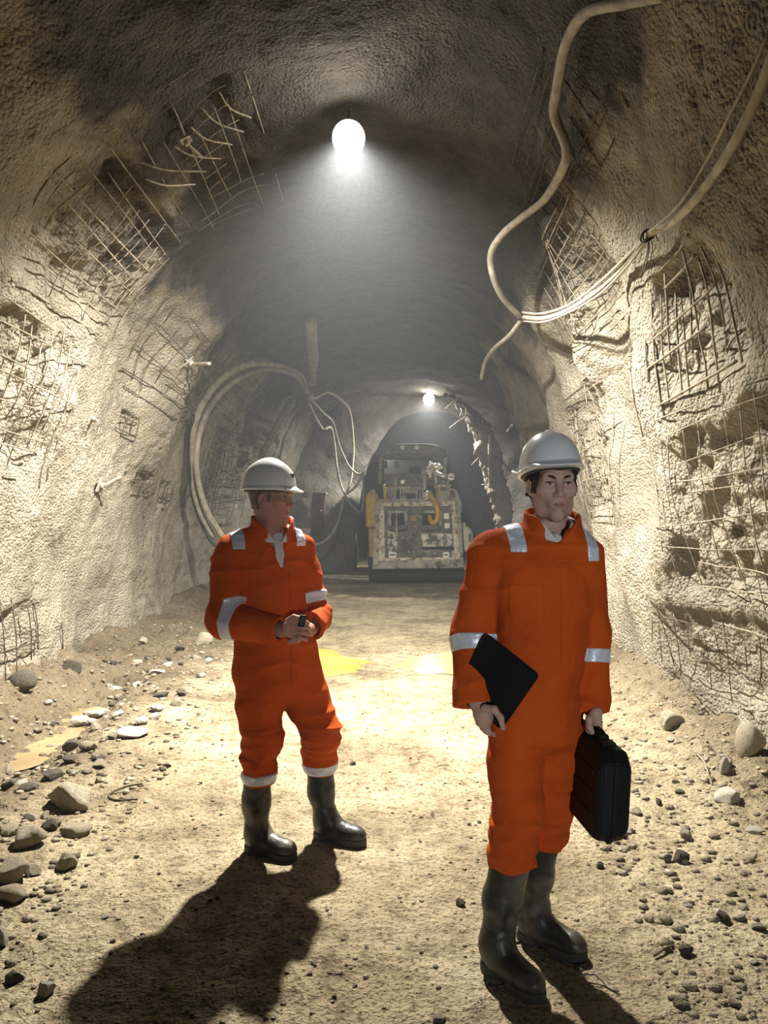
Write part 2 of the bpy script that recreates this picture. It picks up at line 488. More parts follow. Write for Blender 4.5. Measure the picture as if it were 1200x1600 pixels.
# damp, darker spoil along both walls
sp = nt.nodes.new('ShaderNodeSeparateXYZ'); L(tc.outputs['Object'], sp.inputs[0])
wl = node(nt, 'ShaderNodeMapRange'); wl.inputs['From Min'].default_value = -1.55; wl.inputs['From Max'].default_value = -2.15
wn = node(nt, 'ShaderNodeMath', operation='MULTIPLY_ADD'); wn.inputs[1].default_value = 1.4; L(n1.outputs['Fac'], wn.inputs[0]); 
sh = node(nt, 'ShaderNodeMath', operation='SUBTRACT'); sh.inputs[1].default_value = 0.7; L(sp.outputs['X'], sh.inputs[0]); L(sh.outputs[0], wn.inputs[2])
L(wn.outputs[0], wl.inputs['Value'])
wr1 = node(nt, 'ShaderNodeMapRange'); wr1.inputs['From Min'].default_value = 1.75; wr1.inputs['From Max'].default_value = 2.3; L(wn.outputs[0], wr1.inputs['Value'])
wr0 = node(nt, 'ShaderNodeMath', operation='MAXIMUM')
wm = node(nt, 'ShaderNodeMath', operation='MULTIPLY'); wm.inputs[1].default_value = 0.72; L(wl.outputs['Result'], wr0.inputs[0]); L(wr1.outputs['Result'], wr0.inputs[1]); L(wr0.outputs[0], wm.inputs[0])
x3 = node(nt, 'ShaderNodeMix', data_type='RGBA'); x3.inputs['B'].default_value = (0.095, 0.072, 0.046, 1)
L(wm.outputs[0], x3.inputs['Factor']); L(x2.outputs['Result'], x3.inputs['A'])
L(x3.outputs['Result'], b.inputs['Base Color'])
b.inputs['Roughness'].default_value = 0.93
b.inputs['Specular IOR Level'].default_value = 0.15
ad = node(nt, 'ShaderNodeMath', operation='MULTIPLY_ADD'); ad.inputs[1].default_value = 0.35
L(n3.outputs['Fac'], ad.inputs[0]); L(n2.outputs['Fac'], ad.inputs[2])
bp = node(nt, 'ShaderNodeBump'); bp.inputs['Strength'].default_value = 1.0; bp.inputs['Distance'].default_value = 0.05
L(ad.outputs[0], bp.inputs['Height']); L(bp.outputs['Normal'], b.inputs['Normal'])
M['ground'] = m

fy = np.concatenate([np.linspace(-12, 1.6, 30, endpoint=False), np.exp(np.linspace(np.log(1.6), np.log(22), 620)), np.linspace(22.5, 48, 26)])
fx = np.linspace(-5.8, 5.8, 520)
FX, FY = np.meshgrid(fx, fy, indexing='ij')
FZ = floor_h(FX, FY)
V = np.stack([FX, FY, FZ], -1).reshape(-1, 3)
fl = mesh_np('floor', V, grid_faces(len(fx), len(fy))[:, ::-1], M['ground'])
tag(fl, 'pale tan dirt floor of the tunnel, rutted and stony', kind='structure')

# ------------------------------------------------------------------ tunnel lining
TY = np.concatenate([np.linspace(-12, 2.4, 60, endpoint=False), np.exp(np.linspace(np.log(2.4), np.log(21.6), 570))])
def lining(name, a0, a1, n, label):
    th = np.radians(np.linspace(a0, a1, n))
    YY, TT = np.meshgrid(TY, th, indexing='ij')
    p = arch_full(YY, TT)
    p[..., 2] = np.where(np.isclose(TT, 0) | np.isclose(TT, np.pi), -0.25, p[..., 2])
    o = mesh_np(name, p.reshape(-1, 3), grid_faces(len(TY), n), M['shotcrete'])
    tag(o, label, kind='structure')
    return o
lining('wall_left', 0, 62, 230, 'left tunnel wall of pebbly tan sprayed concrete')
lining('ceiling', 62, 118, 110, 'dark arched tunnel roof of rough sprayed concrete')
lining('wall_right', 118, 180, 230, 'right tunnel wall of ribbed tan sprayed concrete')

# rear closing wall behind the viewer
th = np.radians(np.linspace(0, 180, 40))
pb, _ = arch_base(np.full(40, -12.0), th)
pts = pb.copy(); pts[:, 0] *= 1.15; pts[:, 2] = pts[:, 2] * 1.1 - 0.3
bm = bmesh.new(); bm.faces.new([bm.verts.new(q) for q in pts])
tag(bm_obj('wall_rear', bm, M['shotcrete']), 'rough rock wall closing the tunnel behind the viewer', kind='structure')

# end wall at 20 m with the arched mouth of the next drift
MX, MW, MH = 1.36, 2.2, 4.62
EY = 21.4
na, nr = 160, 60
ang = np.linspace(0, np.pi, na)
ca, sa = np.cos(ang), np.sin(ang)
inner = np.stack([MX - MW * np.sign(ca) * np.abs(ca) ** 0.8, np.full(na, EY), MH * np.abs(sa) ** 0.85], -1)
outer = np.stack([MX - 7.5 * ca, np.full(na, EY), 7.2 * sa ** 0.8], -1)
t = np.linspace(0, 1, nr)[None, :, None] ** 1.4
P = inner[:, None] * (1 - t) + outer[:, None] * t
bul = 0.45 * fbm(P * 0.55, 3, 71) + 0.12 * fbm(P * 2.2, 3, 73) + 0.03 * fbm(P * 9, 2, 75)
lip = np.exp(-t[..., 0] * 9)
P[..., 1] += bul * (1 - 0.3 * lip) + 0.25 * lip
P[..., 0] += 0.10 * fbm(P * 1.7, 3, 81)
P[..., 2] += 0.10 * fbm(P * 1.7, 3, 83)
P[0, :, 2] = -0.3; P[-1, :, 2] = -0.3
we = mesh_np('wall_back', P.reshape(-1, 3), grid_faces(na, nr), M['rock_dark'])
tag(we, 'grey rock wall at the tunnel end around the arched drift mouth', kind='structure')

# the drift beyond
dy = np.concatenate([np.linspace(0, 1, 24), np.linspace(1.6, 24, 40)])
Q = inner[:, None].repeat(len(dy), 1)
Q[..., 0] = MX + (Q[..., 0] - MX) * (1 + 0.06 * np.minimum(dy, 2)[None, :])
Q[..., 2] *= (1 + 0.04 * np.minimum(dy, 2)[None, :])
Q[..., 1] = P[:, 0, 1][:, None] + dy[None, :]
Q[..., 0] += 0.05 * np.minimum(dy, 30)[None, :] * 0.5
nd = 0.30 * fbm(Q * 0.7, 3, 101) * smooth(0, 1.0, dy)[None, :] + 0.05 * fbm(Q * 3.5, 3, 103) * smooth(0, 0.2, dy)[None, :]
Q[..., 0] += -ca[:, None] * nd; Q[..., 2] += sa[:, None] * nd
Q[:, 0] = P[:, 0]
Q[0, :, 2] = -0.3; Q[-1, :, 2] = -0.3
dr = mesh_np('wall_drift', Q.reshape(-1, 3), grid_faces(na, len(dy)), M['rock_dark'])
tag(dr, 'dark rock walls of the drift beyond the loader', kind='structure')
# face at the far end of the drift
bm = bmesh.new(); bm.faces.new([bm.verts.new(q) for q in Q[:, -1]])
tag(bm_obj('wall_face', bm, M['rock_dark']), 'dark rock face at the far end of the drift', kind='structure')

# ------------------------------------------------------------------ water
M['mud_water'] = rough_mat('mud_water', [(0.35, (0.24, 0.17, 0.085)), (0.65, (0.36, 0.27, 0.14))], 1.5, 0.3, bump=((5.0, 1.0),), bump_dist=0.004, spec=0.5)
M['yellow_water'] = rough_mat('yellow_water', [(0.35, (0.40, 0.28, 0.05)), (0.65, (0.52, 0.39, 0.10))], 2.2, 0.2, bump=((6.0, 1.0),), bump_dist=0.003, spec=0.5)
def water(name, x0, y0, a, b, z, mat, label):
    n, k = 64, 10
    t = np.linspace(0, 2 * np.pi, n, endpoint=False)
    rr = np.linspace(0, 1, k + 1)[1:]
    wob = 1 + 0.16 * np.sin(3 * t + x0 * 5) + 0.1 * np.sin(5 * t + y0)
    Vv = [(x0, y0, z)]
    for r_ in rr:
        for i in range(n):
            Vv.append((x0 + a * r_ * wob[i] * math.cos(t[i]), y0 + b * r_ * wob[i] * math.sin(t[i]), z))
    bm = bmesh.new()
    vs = [bm.verts.new(v) for v in Vv]
    for i in range(n):
        bm.faces.new((vs[0], vs[1 + i], vs[1 + (i + 1) % n]))
    for r_ in range(k - 1):
        for i in range(n):
            a_, b_ = 1 + r_ * n + i, 1 + r_ * n + (i + 1) % n
            bm.faces.new((vs[a_], vs[a_ + n], vs[b_ + n], vs[b_]))
    o = bm_obj(name, bm, mat, None, True)
    return tag(o, label, 'puddle')
water('puddle', -2.48, 5.75, 0.27, 0.85, ground(-2.49, 5.9) + 0.04, M['mud_water'], 'muddy brown water standing in the ditch along the left wall')
water('puddle', PUDDLES[0][0], PUDDLES[0][1], 0.62, 0.9, ground(*PUDDLES[0][:2]) + 0.022, M['yellow_water'], 'shallow yellow puddle behind the man with clasped hands')
water('puddle', PUDDLES[1][0], PUDDLES[1][1], 0.6, 0.7, ground(*PUDDLES[1][:2]) + 0.022, M['yellow_water'], 'shallow yellow puddle left of the man with the black case')

# ------------------------------------------------------------------ haze in the tunnel air
bm = bmesh.new(); add_box(bm, (0, 4.6, 2.6), (11.5, 32.6, 6.8))
hz = bm_obj('haze', bm)
m = bpy.data.materials.new('haze'); m.use_nodes = True
nt = m.node_tree; nt.nodes.clear()
out = nt.nodes.new('ShaderNodeOutputMaterial')
vs = nt.nodes.new('ShaderNodeVolumeScatter')
vs.inputs['Color'].default_value = (0.86, 0.93, 1.0, 1)
vs.inputs['Density'].default_value = HAZE_DENSITY
vs.inputs['Anisotropy'].default_value = 0.35
nt.links.new(vs.outputs[0], out.inputs['Volume'])
hz.data.materials.append(m)
m.cycles.homogeneous_volume = True
m.cycles.volume_sampling = 'EQUIANGULAR'
tag(hz, 'thin grey dust haze filling the tunnel air', 'haze', kind='stuff')

# ------------------------------------------------------------------ floodlights
M['lamp_glass'] = glow_mat('lamp_glass', (1.0, 0.93, 0.80), 25.0)
M['lamp_body'] = plain('lamp_body', (0.06, 0.06, 0.06), 0.6)
def floodlight(pos, aim, power, r, label, drop=0.45, wide=160, blend=1.0, colour=LAMP_COLOUR, face=None, size=0.06, spill=0.0):
    """round lamp: glowing domed lens in a dish, yoke and hanger; the beam leaves just in front of the lens"""
    pos = Vector(pos)
    root = empty('floodlight', pos)
    d = (Vector(face) if face else (Vector((0, 0, CAM_Z)) - pos)).normalized()
    q = d.to_track_quat('-Z', 'Y')
    def T(v):
        return q @ Vector(v)
    bm = bmesh.new()
    prof = [(0.02, 0.16), (r * 0.6, 0.15), (r * 0.95, 0.08), (r * 1.02, 0.02), (r * 0.96, 0.02), (r * 0.9, 0.06), (r * 0.5, 0.12)]
    seg = 28
    rings = [[bm.verts.new(T((a * math.cos(2 * math.pi * i / seg), a * math.sin(2 * math.pi * i / seg), h))) for i in range(seg)] for a, h in prof]
    for a, b2 in zip(rings, rings[1:]):
        for i in range(seg):
            bm.faces.new((a[i], a[(i + 1) % seg], b2[(i + 1) % seg], b2[i]))
    bm.faces.new(rings[0]); bm.faces.new(rings[-1][::-1])
    bm_obj('housing', bm, M['lamp_body'], root, True)
    bm = bmesh.new()
    bmesh.ops.create_uvsphere(bm, u_segments=24, v_segments=12, radius=r * 0.97)
    bmesh.ops.scale(bm, vec=(1, 1, 0.5), verts=bm.verts)
    bmesh.ops.translate(bm, vec=(0, 0, 0.03), verts=bm.verts)
    bmesh.ops.rotate(bm, cent=(0, 0, 0), matrix=q.to_matrix(), verts=bm.verts)
    bm_obj('lens', bm, M['lamp_glass'], root, True)
    tube('bracket', [T((-r * 1.08, 0, 0.05)), T((-r * 1.08, 0, 0.16)), T((0, 0, 0.23)), T((r * 1.08, 0, 0.16)), T((r * 1.08, 0, 0.05))], 0.011, M['lamp_body'], root, 6, 0.03)
    top = T((0, 0, 0.23))
    tube('hanger', [top, top + Vector((0.0, 0.02, drop))], 0.011, M['lamp_body'], root, 6)
    ld = bpy.data.lights.new('floodlight_beam', 'SPOT')
    ld.energy = power
    ld.color = colour
    ld.shadow_soft_size = size
    ld.spot_size = math.radians(wide)
    ld.spot_blend = blend
    lo = bpy.data.objects.new('beam', ld)
    COL.objects.link(lo)
    lo.parent = root
    lo.location = T((0, 0, -r * 0.5 - size - 0.02))
    lo.rotation_mode = 'QUATERNION'
    lo.rotation_quaternion = (Vector(aim) - pos).normalized().to_track_quat('-Z', 'Y')
    if spill:                      # stray light leaving the domed lens sideways
        pd = bpy.data.lights.new('floodlight_spill', 'POINT')
        pd.energy = spill
        pd.color = colour
        pd.shadow_soft_size = size
        po = bpy.data.objects.new('spill', pd)
        COL.objects.link(po)
        po.parent = root
        po.location = lo.location
    tag(root, label, 'floodlight', 'tunnel floodlights')
    return root
floodlight(LAMP_NEAR, LAMP_NEAR + Vector((0.0, 0.34, -1)), POWER_NEAR, 0.135, 'glaring round floodlight hanging from the roof above the two men', wide=155, spill=22.0)
floodlight(LAMP_FAR, LAMP_FAR + Vector((-0.05, -0.2, -1)), POWER_FAR, 0.16, 'small distant floodlight glowing above the loader', spill=40.0)
floodlight(FILL_BACK, (0.7, 8.0, 1.3), POWER_FILL, 0.12, 'added fill lamp behind the viewer, out of view', 0.2, 27, 1.0, (0.86, 0.93, 1.0), (0, 1, 0), 0.1)  # added fill light for the men's fronts, built as one more floodlight

# ------------------------------------------------------------------ smooth solids sampled on a grid
class Field:
    def __init__(self, lo, hi, h):
        self.lo = np.array(lo, float); self.h = h
        self.n = (np.ceil((np.array(hi, float) - self.lo) / h).astype(int) + 1)
        self.D = np.full(self.n, 0.5, np.float32)
    def sub(self, lo, hi):
        a = np.clip(np.floor((np.array(lo) - self.lo) / self.h).astype(int), 0, self.n)
        b = np.clip(np.ceil((np.array(hi) - self.lo) / self.h).astype(int) + 1, 0, self.n)
        if (b <= a).any():
            return None, None
        ax = [self.lo[i] + self.h * np.arange(a[i], b[i]) for i in range(3)]
        P = np.stack(np.meshgrid(*ax, indexing='ij'), -1)
        return (slice(a[0], b[0]), slice(a[1], b[1]), slice(a[2], b[2])), P
    def apply(self, lo, hi, fn, k, op='add'):
        m = max(k, 0.0) + 3 * self.h
        s, P = self.sub(np.array(lo) - m, np.array(hi) + m)
        if s is None: return self
        d = fn(P); D = self.D[s]
        if op == 'add':
            h_ = np.clip(k - np.abs(d - D), 0, None) if k > 0 else 0
            self.D[s] = np.minimum(d, D) - (h_ * h_ / (4 * k) if k > 0 else 0)
        elif op == 'cut':
            d = -d
            h_ = np.clip(k - np.abs(d - D), 0, None) if k > 0 else 0
            self.D[s] = np.maximum(d, D) + (h_ * h_ / (4 * k) if k > 0 else 0)
        elif op == 'and':
            self.D[s] = np.maximum(d, D)
        return self
    def cone(self, a, b, ra, rb, k=0.02, op='add'):
        a, b = np.array(a, float), np.array(b, float)
        ba = b - a; L2 = max(ba @ ba, 1e-9); r = max(ra, rb)
        def fn(P):
            t = np.clip(((P - a) @ ba) / L2, 0, 1)
            return np.linalg.norm(P - a - t[..., None] * ba, axis=-1) - (ra + (rb - ra) * t)
        return self.apply(np.minimum(a, b) - r, np.maximum(a, b) + r, fn, k, op)
    def chain(self, pts, rs, k=0.02):
        for i in range(len(pts) - 1):
            self.cone(pts[i], pts[i + 1], rs[i], rs[i + 1], k)
        return self
    def ell(self, c, r, k=0.02, R=None, op='add'):
        c = np.array(c, float); r = np.array(r, float)
        Rm = np.eye(3) if R is None else np.array(R)
        def fn(P):
            q = (P - c) @ Rm
            k0 = np.linalg.norm(q / r, axis=-1); k1 = np.linalg.norm(q / (r * r), axis=-1)
            return k0 * (k0 - 1) / (k1 + 1e-9)
        m = r.max()
        return self.apply(c - m, c + m, fn, k, op)
    def rbox(self, c, half, rad, k=0.0, R=None, op='add'):
        c = np.array(c, float); half = np.array(half, float)
        Rm = np.eye(3) if R is None else np.array(R)
        def fn(P):
            q = np.abs((P - c) @ Rm) - half + rad
            return np.linalg.norm(np.maximum(q, 0), axis=-1) + np.minimum(q.max(-1), 0) - rad
        m = np.linalg.norm(half)
        return self.apply(c - m, c + m, fn, k, op)
    def plane_cut(self, p, n, r):
        """keep the side the normal points away from, only within r of p"""
        p, n = np.array(p, float), np.array(n, float); n = n / np.linalg.norm(n)
        def fn(P):
            d = (P - p) @ n
            return np.where(np.linalg.norm(P - p, axis=-1) < r, d, -1.0)
        return self.apply(p - r, p + r, fn, 0, 'and')
    def loft(self, cs, lat, fwd, ws, ds, k=0.02):
        """stack of ellipses from low to high; lat, fwd horizontal axes"""
        cs = np.array([tuple(c) for c in cs], float); o = np.argsort(cs[:, 2]); cs = cs[o]
        ws = np.array(ws, float)[o]; ds = np.array(ds, float)[o]
        lat, fwd = np.array(lat, float), np.array(fwd, float)
        r = max(ws.max(), ds.max())
        z = cs[:, 2]
        def fn(P):
            pz = P[..., 2]
            c = np.stack([np.interp(pz, z, cs[:, i]) for i in range(3)], -1)
            w = np.interp(pz, z, ws); d = np.interp(pz, z, ds)
            q = P - c
            u = q @ lat; v = q @ fwd
            e = (np.sqrt((u / w) ** 2 + (v / d) ** 2 + 1e-9) - 1) * np.minimum(w, d)
            cap = np.maximum(z[0] - pz, pz - z[-1])
            return np.maximum(e, cap)
        return self.apply(cs.min(0) - [r, r, 0], cs.max(0) + [r, r, 0], fn, k)
    def value(self, P):
        q = (P - self.lo) / self.h
        i = np.clip(np.floor(q).astype(int), 0, self.n - 2); f = np.clip(q - i, 0, 1)
        D = self.D
        o = 0
        for a in (0, 1):
            for b in (0, 1):
                for c in (0, 1):
                    w = (f[..., 0] if a else 1 - f[..., 0]) * (f[..., 1] if b else 1 - f[..., 1]) * (f[..., 2] if c else 1 - f[..., 2])
                    o = o + w * D[i[..., 0] + a, i[..., 1] + b, i[..., 2] + c]
        return o
    def join(self, G, k=0.02):
        h_ = np.clip(k - np.abs(G.D - self.D), 0, None)
        self.D = np.minimum(G.D, self.D) - h_ * h_ / (4 * k)
        return self
    def clone(self):
        f = Field.__new__(Field); f.lo, f.h, f.n, f.D = self.lo, self.h, self.n, self.D.copy(); return f
    def mesh(self):
        D = self.D.copy()
        for ax in range(3):
            sl = [slice(None)] * 3
            sl[ax] = 0; D[tuple(sl)] = np.maximum(D[tuple(sl)], 1e-4)
            sl[ax] = -1; D[tuple(sl)] = np.maximum(D[tuple(sl)], 1e-4)
        ins = D < 0
        cnt = sum(ins[a:a + D.shape[0] - 1, b:b + D.shape[1] - 1, c:c + D.shape[2] - 1].astype(np.int8) for a in (0, 1) for b in (0, 1) for c in (0, 1))
        act = (cnt > 0) & (cnt < 8)
        idx = np.argwhere(act)
        vid = np.full(act.shape, -1, np.int32); vid[act] = np.arange(len(idx))
        acc = np.zeros((len(idx), 3)); num = np.zeros(len(idx))
        corners = [(a, b, c) for a in (0, 1) for b in (0, 1) for c in (0, 1)]
        val = {c: D[idx[:, 0] + c[0], idx[:, 1] + c[1], idx[:, 2] + c[2]] for c in corners}
        for c in corners:
            for ax in range(3):
                if c[ax] == 0:
                    e = list(c); e[ax] = 1; e = tuple(e)
                    v0, v1 = val[c], val[e]
                    s = (v0 < 0) != (v1 < 0)
                    t = np.where(s, v0 / np.where(np.abs(v0 - v1) < 1e-12, 1, v0 - v1), 0)
                    p = np.tile(np.array(c, float), (len(idx), 1)); p[:, ax] = t
                    acc[s] += p[s]; num[s] += 1
        V = self.lo + self.h * (idx + acc / np.maximum(num, 1)[:, None])
        F = []
        for ax in range(3):
            u, w = (ax + 1) % 3, (ax + 2) % 3
            s0 = [slice(None)] * 3; s1 = [slice(None)] * 3
            s0[ax] = slice(0, -1); s1[ax] = slice(1, None)
            A = ins[tuple(s0)]; B = ins[tuple(s1)]
            e = np.argwhere(A != B)
            e = e[(e[:, u] > 0) & (e[:, w] > 0) & (e[:, u] < self.n[u] - 1) & (e[:, w] < self.n[w] - 1)]
            if not len(e): continue
            flip = A[e[:, 0], e[:, 1], e[:, 2]]
            def cell(du, dw):
                q = e.copy(); q[:, u] += du; q[:, w] += dw
                return vid[q[:, 0], q[:, 1], q[:, 2]]
            q = np.stack([cell(-1, -1), cell(0, -1), cell(0, 0), cell(-1, 0)], -1)
            q[~flip] = q[~flip][:, ::-1]
            F.append(q)
        return V, np.vstack(F)
    def obj(self, name, mat, parent=None, keep_largest=False):
        V, F = self.mesh()
        return mesh_np(name, V, F, mat, parent)

def shell(F, off, region, lo, hi, h, inner=0.012):
    """band lying on the solid F: grown by off and clipped to region (negative inside)"""
    G = Field(lo, hi, h)
    s, P = G.sub(lo, hi)
    d = F.value(P)
    G.D[s] = np.maximum(np.maximum(d - off, -(d + inner)), region(P))
    return G

def frame(fwd, up=(0, 0, 1)):
    """columns: lateral (left of the facing man seen from the front = +x), forward, up"""
    f = Vector(fwd).normalized(); u = Vector(up)
    l = u.cross(f).normalized() * -1.0
    u = f.cross(l).normalized() * -1.0
    return np.array([l, f, u]).T

# ------------------------------------------------------------------ the two men
def head_solid(F, c, R, k=0.012, fat=1.0, nose=1.0):
    c = np.array(c); 
    def W(x, y, z): return c + R @ np.array([x, y, z])
    f = fat
    F.ell(W(0, -0.012, 0.038), (0.074, 0.096, 0.094), 0.02, R)
    F.ell(W(0, 0.022, -0.028), (0.060 * f, 0.072, 0.080), 0.03, R)
    F.cone(W(-0.036 * f, 0.018, -0.082), W(0, 0.066, -0.102), 0.026 * f, 0.019, 0.03)
    F.cone(W(0.036 * f, 0.018, -0.082), W(0, 0.066, -0.102), 0.026 * f, 0.019, 0.03)
    for s in (-1, 1):
        F.cone(W(0.058 * s * f, 0.0, -0.03), W(0.044 * s * f, 0.022, -0.084), 0.022, 0.022, 0.03)
        F.ell(W(0.043 * s, 0.062, -0.014), (0.026, 0.026, 0.022), 0.03, R)
    F.cone(W(-0.038, 0.076, 0.031), W(0.038, 0.076, 0.031), 0.015, 0.015, 0.022)
    F.cone(W(0, 0.084, 0.030), W(0, 0.080, 0.045), 0.014, 0.014, 0.02)
    for s in (-1, 1):
        F.ell(W(0.031 * s, 0.098, 0.009), (0.019, 0.019, 0.0125), 0.014, R, 'cut')
        F.ell(W(0.031 * s, 0.0765, 0.008), (0.0175, 0.0140, 0.0140), 0.005, R)      # closed over the eyeball
    F.cone(W(0, 0.086, 0.020), W(0, 0.108 * nose, -0.024), 0.0085, 0.0105, 0.012)
    F.ell(W(0, 0.108 * nose, -0.029), (0.0125, 0.012, 0.011), 0.008, R)
    for s in (-1, 1):
        F.ell(W(0.0125 * s, 0.097, -0.032), (0.0085, 0.0105, 0.0085), 0.006, R)
        F.ell(W(0.0065 * s, 0.102, -0.041), (0.0035, 0.005, 0.004), 0.003, R, 'cut')
    F.ell(W(0, 0.080, -0.064), (0.030, 0.018, 0.022), 0.02, R)                    # muzzle
    F.cone(W(-0.019, 0.089, -0.0595), W(0.019, 0.089, -0.0595), 0.0058, 0.0058, 0.006)
    F.cone(W(-0.016, 0.088, -0.071), W(0.016, 0.088, -0.071), 0.0068, 0.0068, 0.006)
    F.cone(W(-0.024, 0.0955, -0.0648), W(0.024, 0.0955, -0.0648), 0.0026, 0.0026, 0.004, 'cut')
    F.ell(W(0, 0.081, -0.085), (0.02, 0.012, 0.004), 0.012, R, 'cut')             # under the lip
    F.ell(W(0, 0.078, -0.100), (0.018, 0.014, 0.014), 0.016, R)
    for s in (-1, 1):
        Re = R @ np.array(Matrix.Rotation(0.30 * s, 3, 'Z')) @ np.array(Matrix.Rotation(-0.15, 3, 'X'))
        F.ell(W(0.080 * s, -0.010, -0.004), (0.008, 0.019, 0.031), 0.008, Re)
        F.ell(W(0.087 * s, -0.006, 0.000), (0.006, 0.011, 0.019), 0.005, Re, 'cut')
        F.ell(W(0.079 * s, -0.003, -0.028), (0.006, 0.009, 0.010), 0.006, R)

def face_parts(person, body, c, R, hair_mat, hair_region, F, brow_mat):
    c = np.array(c)
    def W(x, y, z): return c + R @ np.array([x, y, z])
    for s in (-1, 1):
        Mr = Matrix(R.tolist()).to_4x4()
        for nm, rad, off, mt in (('eye', (0.0140, 0.0058, 0.0046), (0.031 * s, 0.0862, 0.0072), M['eye_white']), ('iris', (0.0052, 0.0030, 0.0046), (0.0312 * s, 0.0907, 0.0076), M['iris'])):
            bm = bmesh.new()
            bmesh.ops.create_uvsphere(bm, u_segments=16, v_segments=10, radius=1.0)
            bmesh.ops.scale(bm, vec=rad, verts=bm.verts)
            if nm == 'eye':
                bmesh.ops.rotate(bm, cent=(0, 0, 0), matrix=Matrix.Rotation(-0.28 * s, 3, 'Z'), verts=bm.verts)
            bmesh.ops.transform(bm, matrix=Mr, verts=bm.verts)
            bmesh.ops.translate(bm, vec=W(*off), verts=bm.verts)
            bm_obj(nm, bm, mt, body, True)
        tube('eyelid', [W(0.016 * s, 0.0885, 0.0082), W(0.024 * s, 0.0918, 0.0118), W(0.033 * s, 0.0918, 0.0124), W(0.042 * s, 0.0865, 0.0108), W(0.048 * s, 0.079, 0.0068)], [0.0012, 0.0021, 0.0024, 0.0022, 0.0012], brow_mat, body, 6, 0.004)
        tube('eyebrow', [W(0.011 * s, 0.0945, 0.0245), W(0.022 * s, 0.0955, 0.0295), W(0.036 * s, 0.0900, 0.0325), W(0.052 * s, 0.0770, 0.0265)], [0.0030, 0.0046, 0.0042, 0.0015], brow_mat, body, 6, 0.006)
    # lips: a skin of their own colour
    q = c + R @ np.array([0, 0.09, -0.066])
    G = shell(F, 0.0008, lambda P: np.maximum.reduce([np.abs(((P - q) @ R)[..., 2]) - 0.0095 * np.clip(1 - (((P - q) @ R)[..., 0] / 0.026) ** 2, 0, 1), 0.070 - ((P - c) @ R)[..., 1]]) , q - 0.04, q + 0.04, 0.002)
    G.obj('lips', M['lips'], body)
    lo, hi = c - 0.15, c + 0.15
    G = shell(F, 0.007, lambda P: hair_region((P - c) @ R), lo, hi, 0.0035)
    G.obj('hair', hair_mat, person)

def helmet(person, c, R, vents, name='hard_hat'):
    """c: centre of the rim plane"""
    c = np.array(c)
    F = Field(-0.2 * np.ones(3), 0.2 * np.ones(3), 0.0032)
    I = np.eye(3)
    def dome(P):
        q = P / np.array([0.108, 0.134, 0.150])
        return ((np.abs(q[..., 0]) ** 2.2 + np.abs(q[..., 1]) ** 2.2 + np.abs(q[..., 2]) ** 2.2 + 1e-9) ** (1 / 2.2) - 1) * 0.108
    F.apply((-0.12, -0.15, -0.16), (0.12, 0.15, 0.16), dome, 0.0)
    F.ell((0, -0.004, 0.004), (0.022, 0.122, 0.1535), 0.012)          # crest
    F.apply((-0.2, -0.2, -0.2), (0.2, 0.2, 0.002), lambda P: -P[..., 2], 0, 'and')
    F.ell((0, -0.002, 0.006), (0.117, 0.143, 0.0095), 0.012)
    R1 = np.array(Matrix.Rotation(-0.22, 3, 'X'))
    F.ell((0, 0.118, 0.004), (0.080, 0.056, 0.008), 0.014, R1)          # peak
    F.ell((0, -0.004, -0.004), (0.101, 0.126, 0.142), 0.0, None, 'cut')
    V, Fc = F.mesh()
    V = V @ R.T + c
    h = mesh_np(name, V, Fc, M['helmet'], person)
    # inner band
    n = 40
    t = np.linspace(0, 2 * np.pi, n, endpoint=False)
    rings = []
    for (k, z) in ((0.097, 0.028), (0.097, -0.010), (0.092, -0.010), (0.092, 0.028)):
        rings.append(np.stack([k * np.cos(t), -0.004 + (k + 0.022) * np.sin(t), np.full(n, z)], -1))
    V = np.vstack(rings); Fb = []
    for a in range(4):
        b = (a + 1) % 4
        for i in range(n):
            j = (i + 1) % n
            Fb.append((a * n + i, a * n + j, b * n + j, b * n + i))
    mesh_np('headband', V @ R.T + c, np.array(Fb), M['helmet_dark'], h)
    for v in vents:
        bm = bmesh.new(); add_box(bm, (0, 0, 0), v[1], None, 0.0015)
        bmesh.ops.rotate(bm, cent=(0, 0, 0), matrix=Matrix.Rotation(v[2], 3, 'Y'), verts=bm.verts)
        bmesh.ops.translate(bm, vec=v[0], verts=bm.verts)
        bmesh.ops.transform(bm, matrix=Matrix(R.tolist()).to_4x4(), verts=bm.verts)
        bmesh.ops.translate(bm, vec=c, verts=bm.verts)
        bm_obj(v[3], bm, M['helmet_dark'], h)
    return h

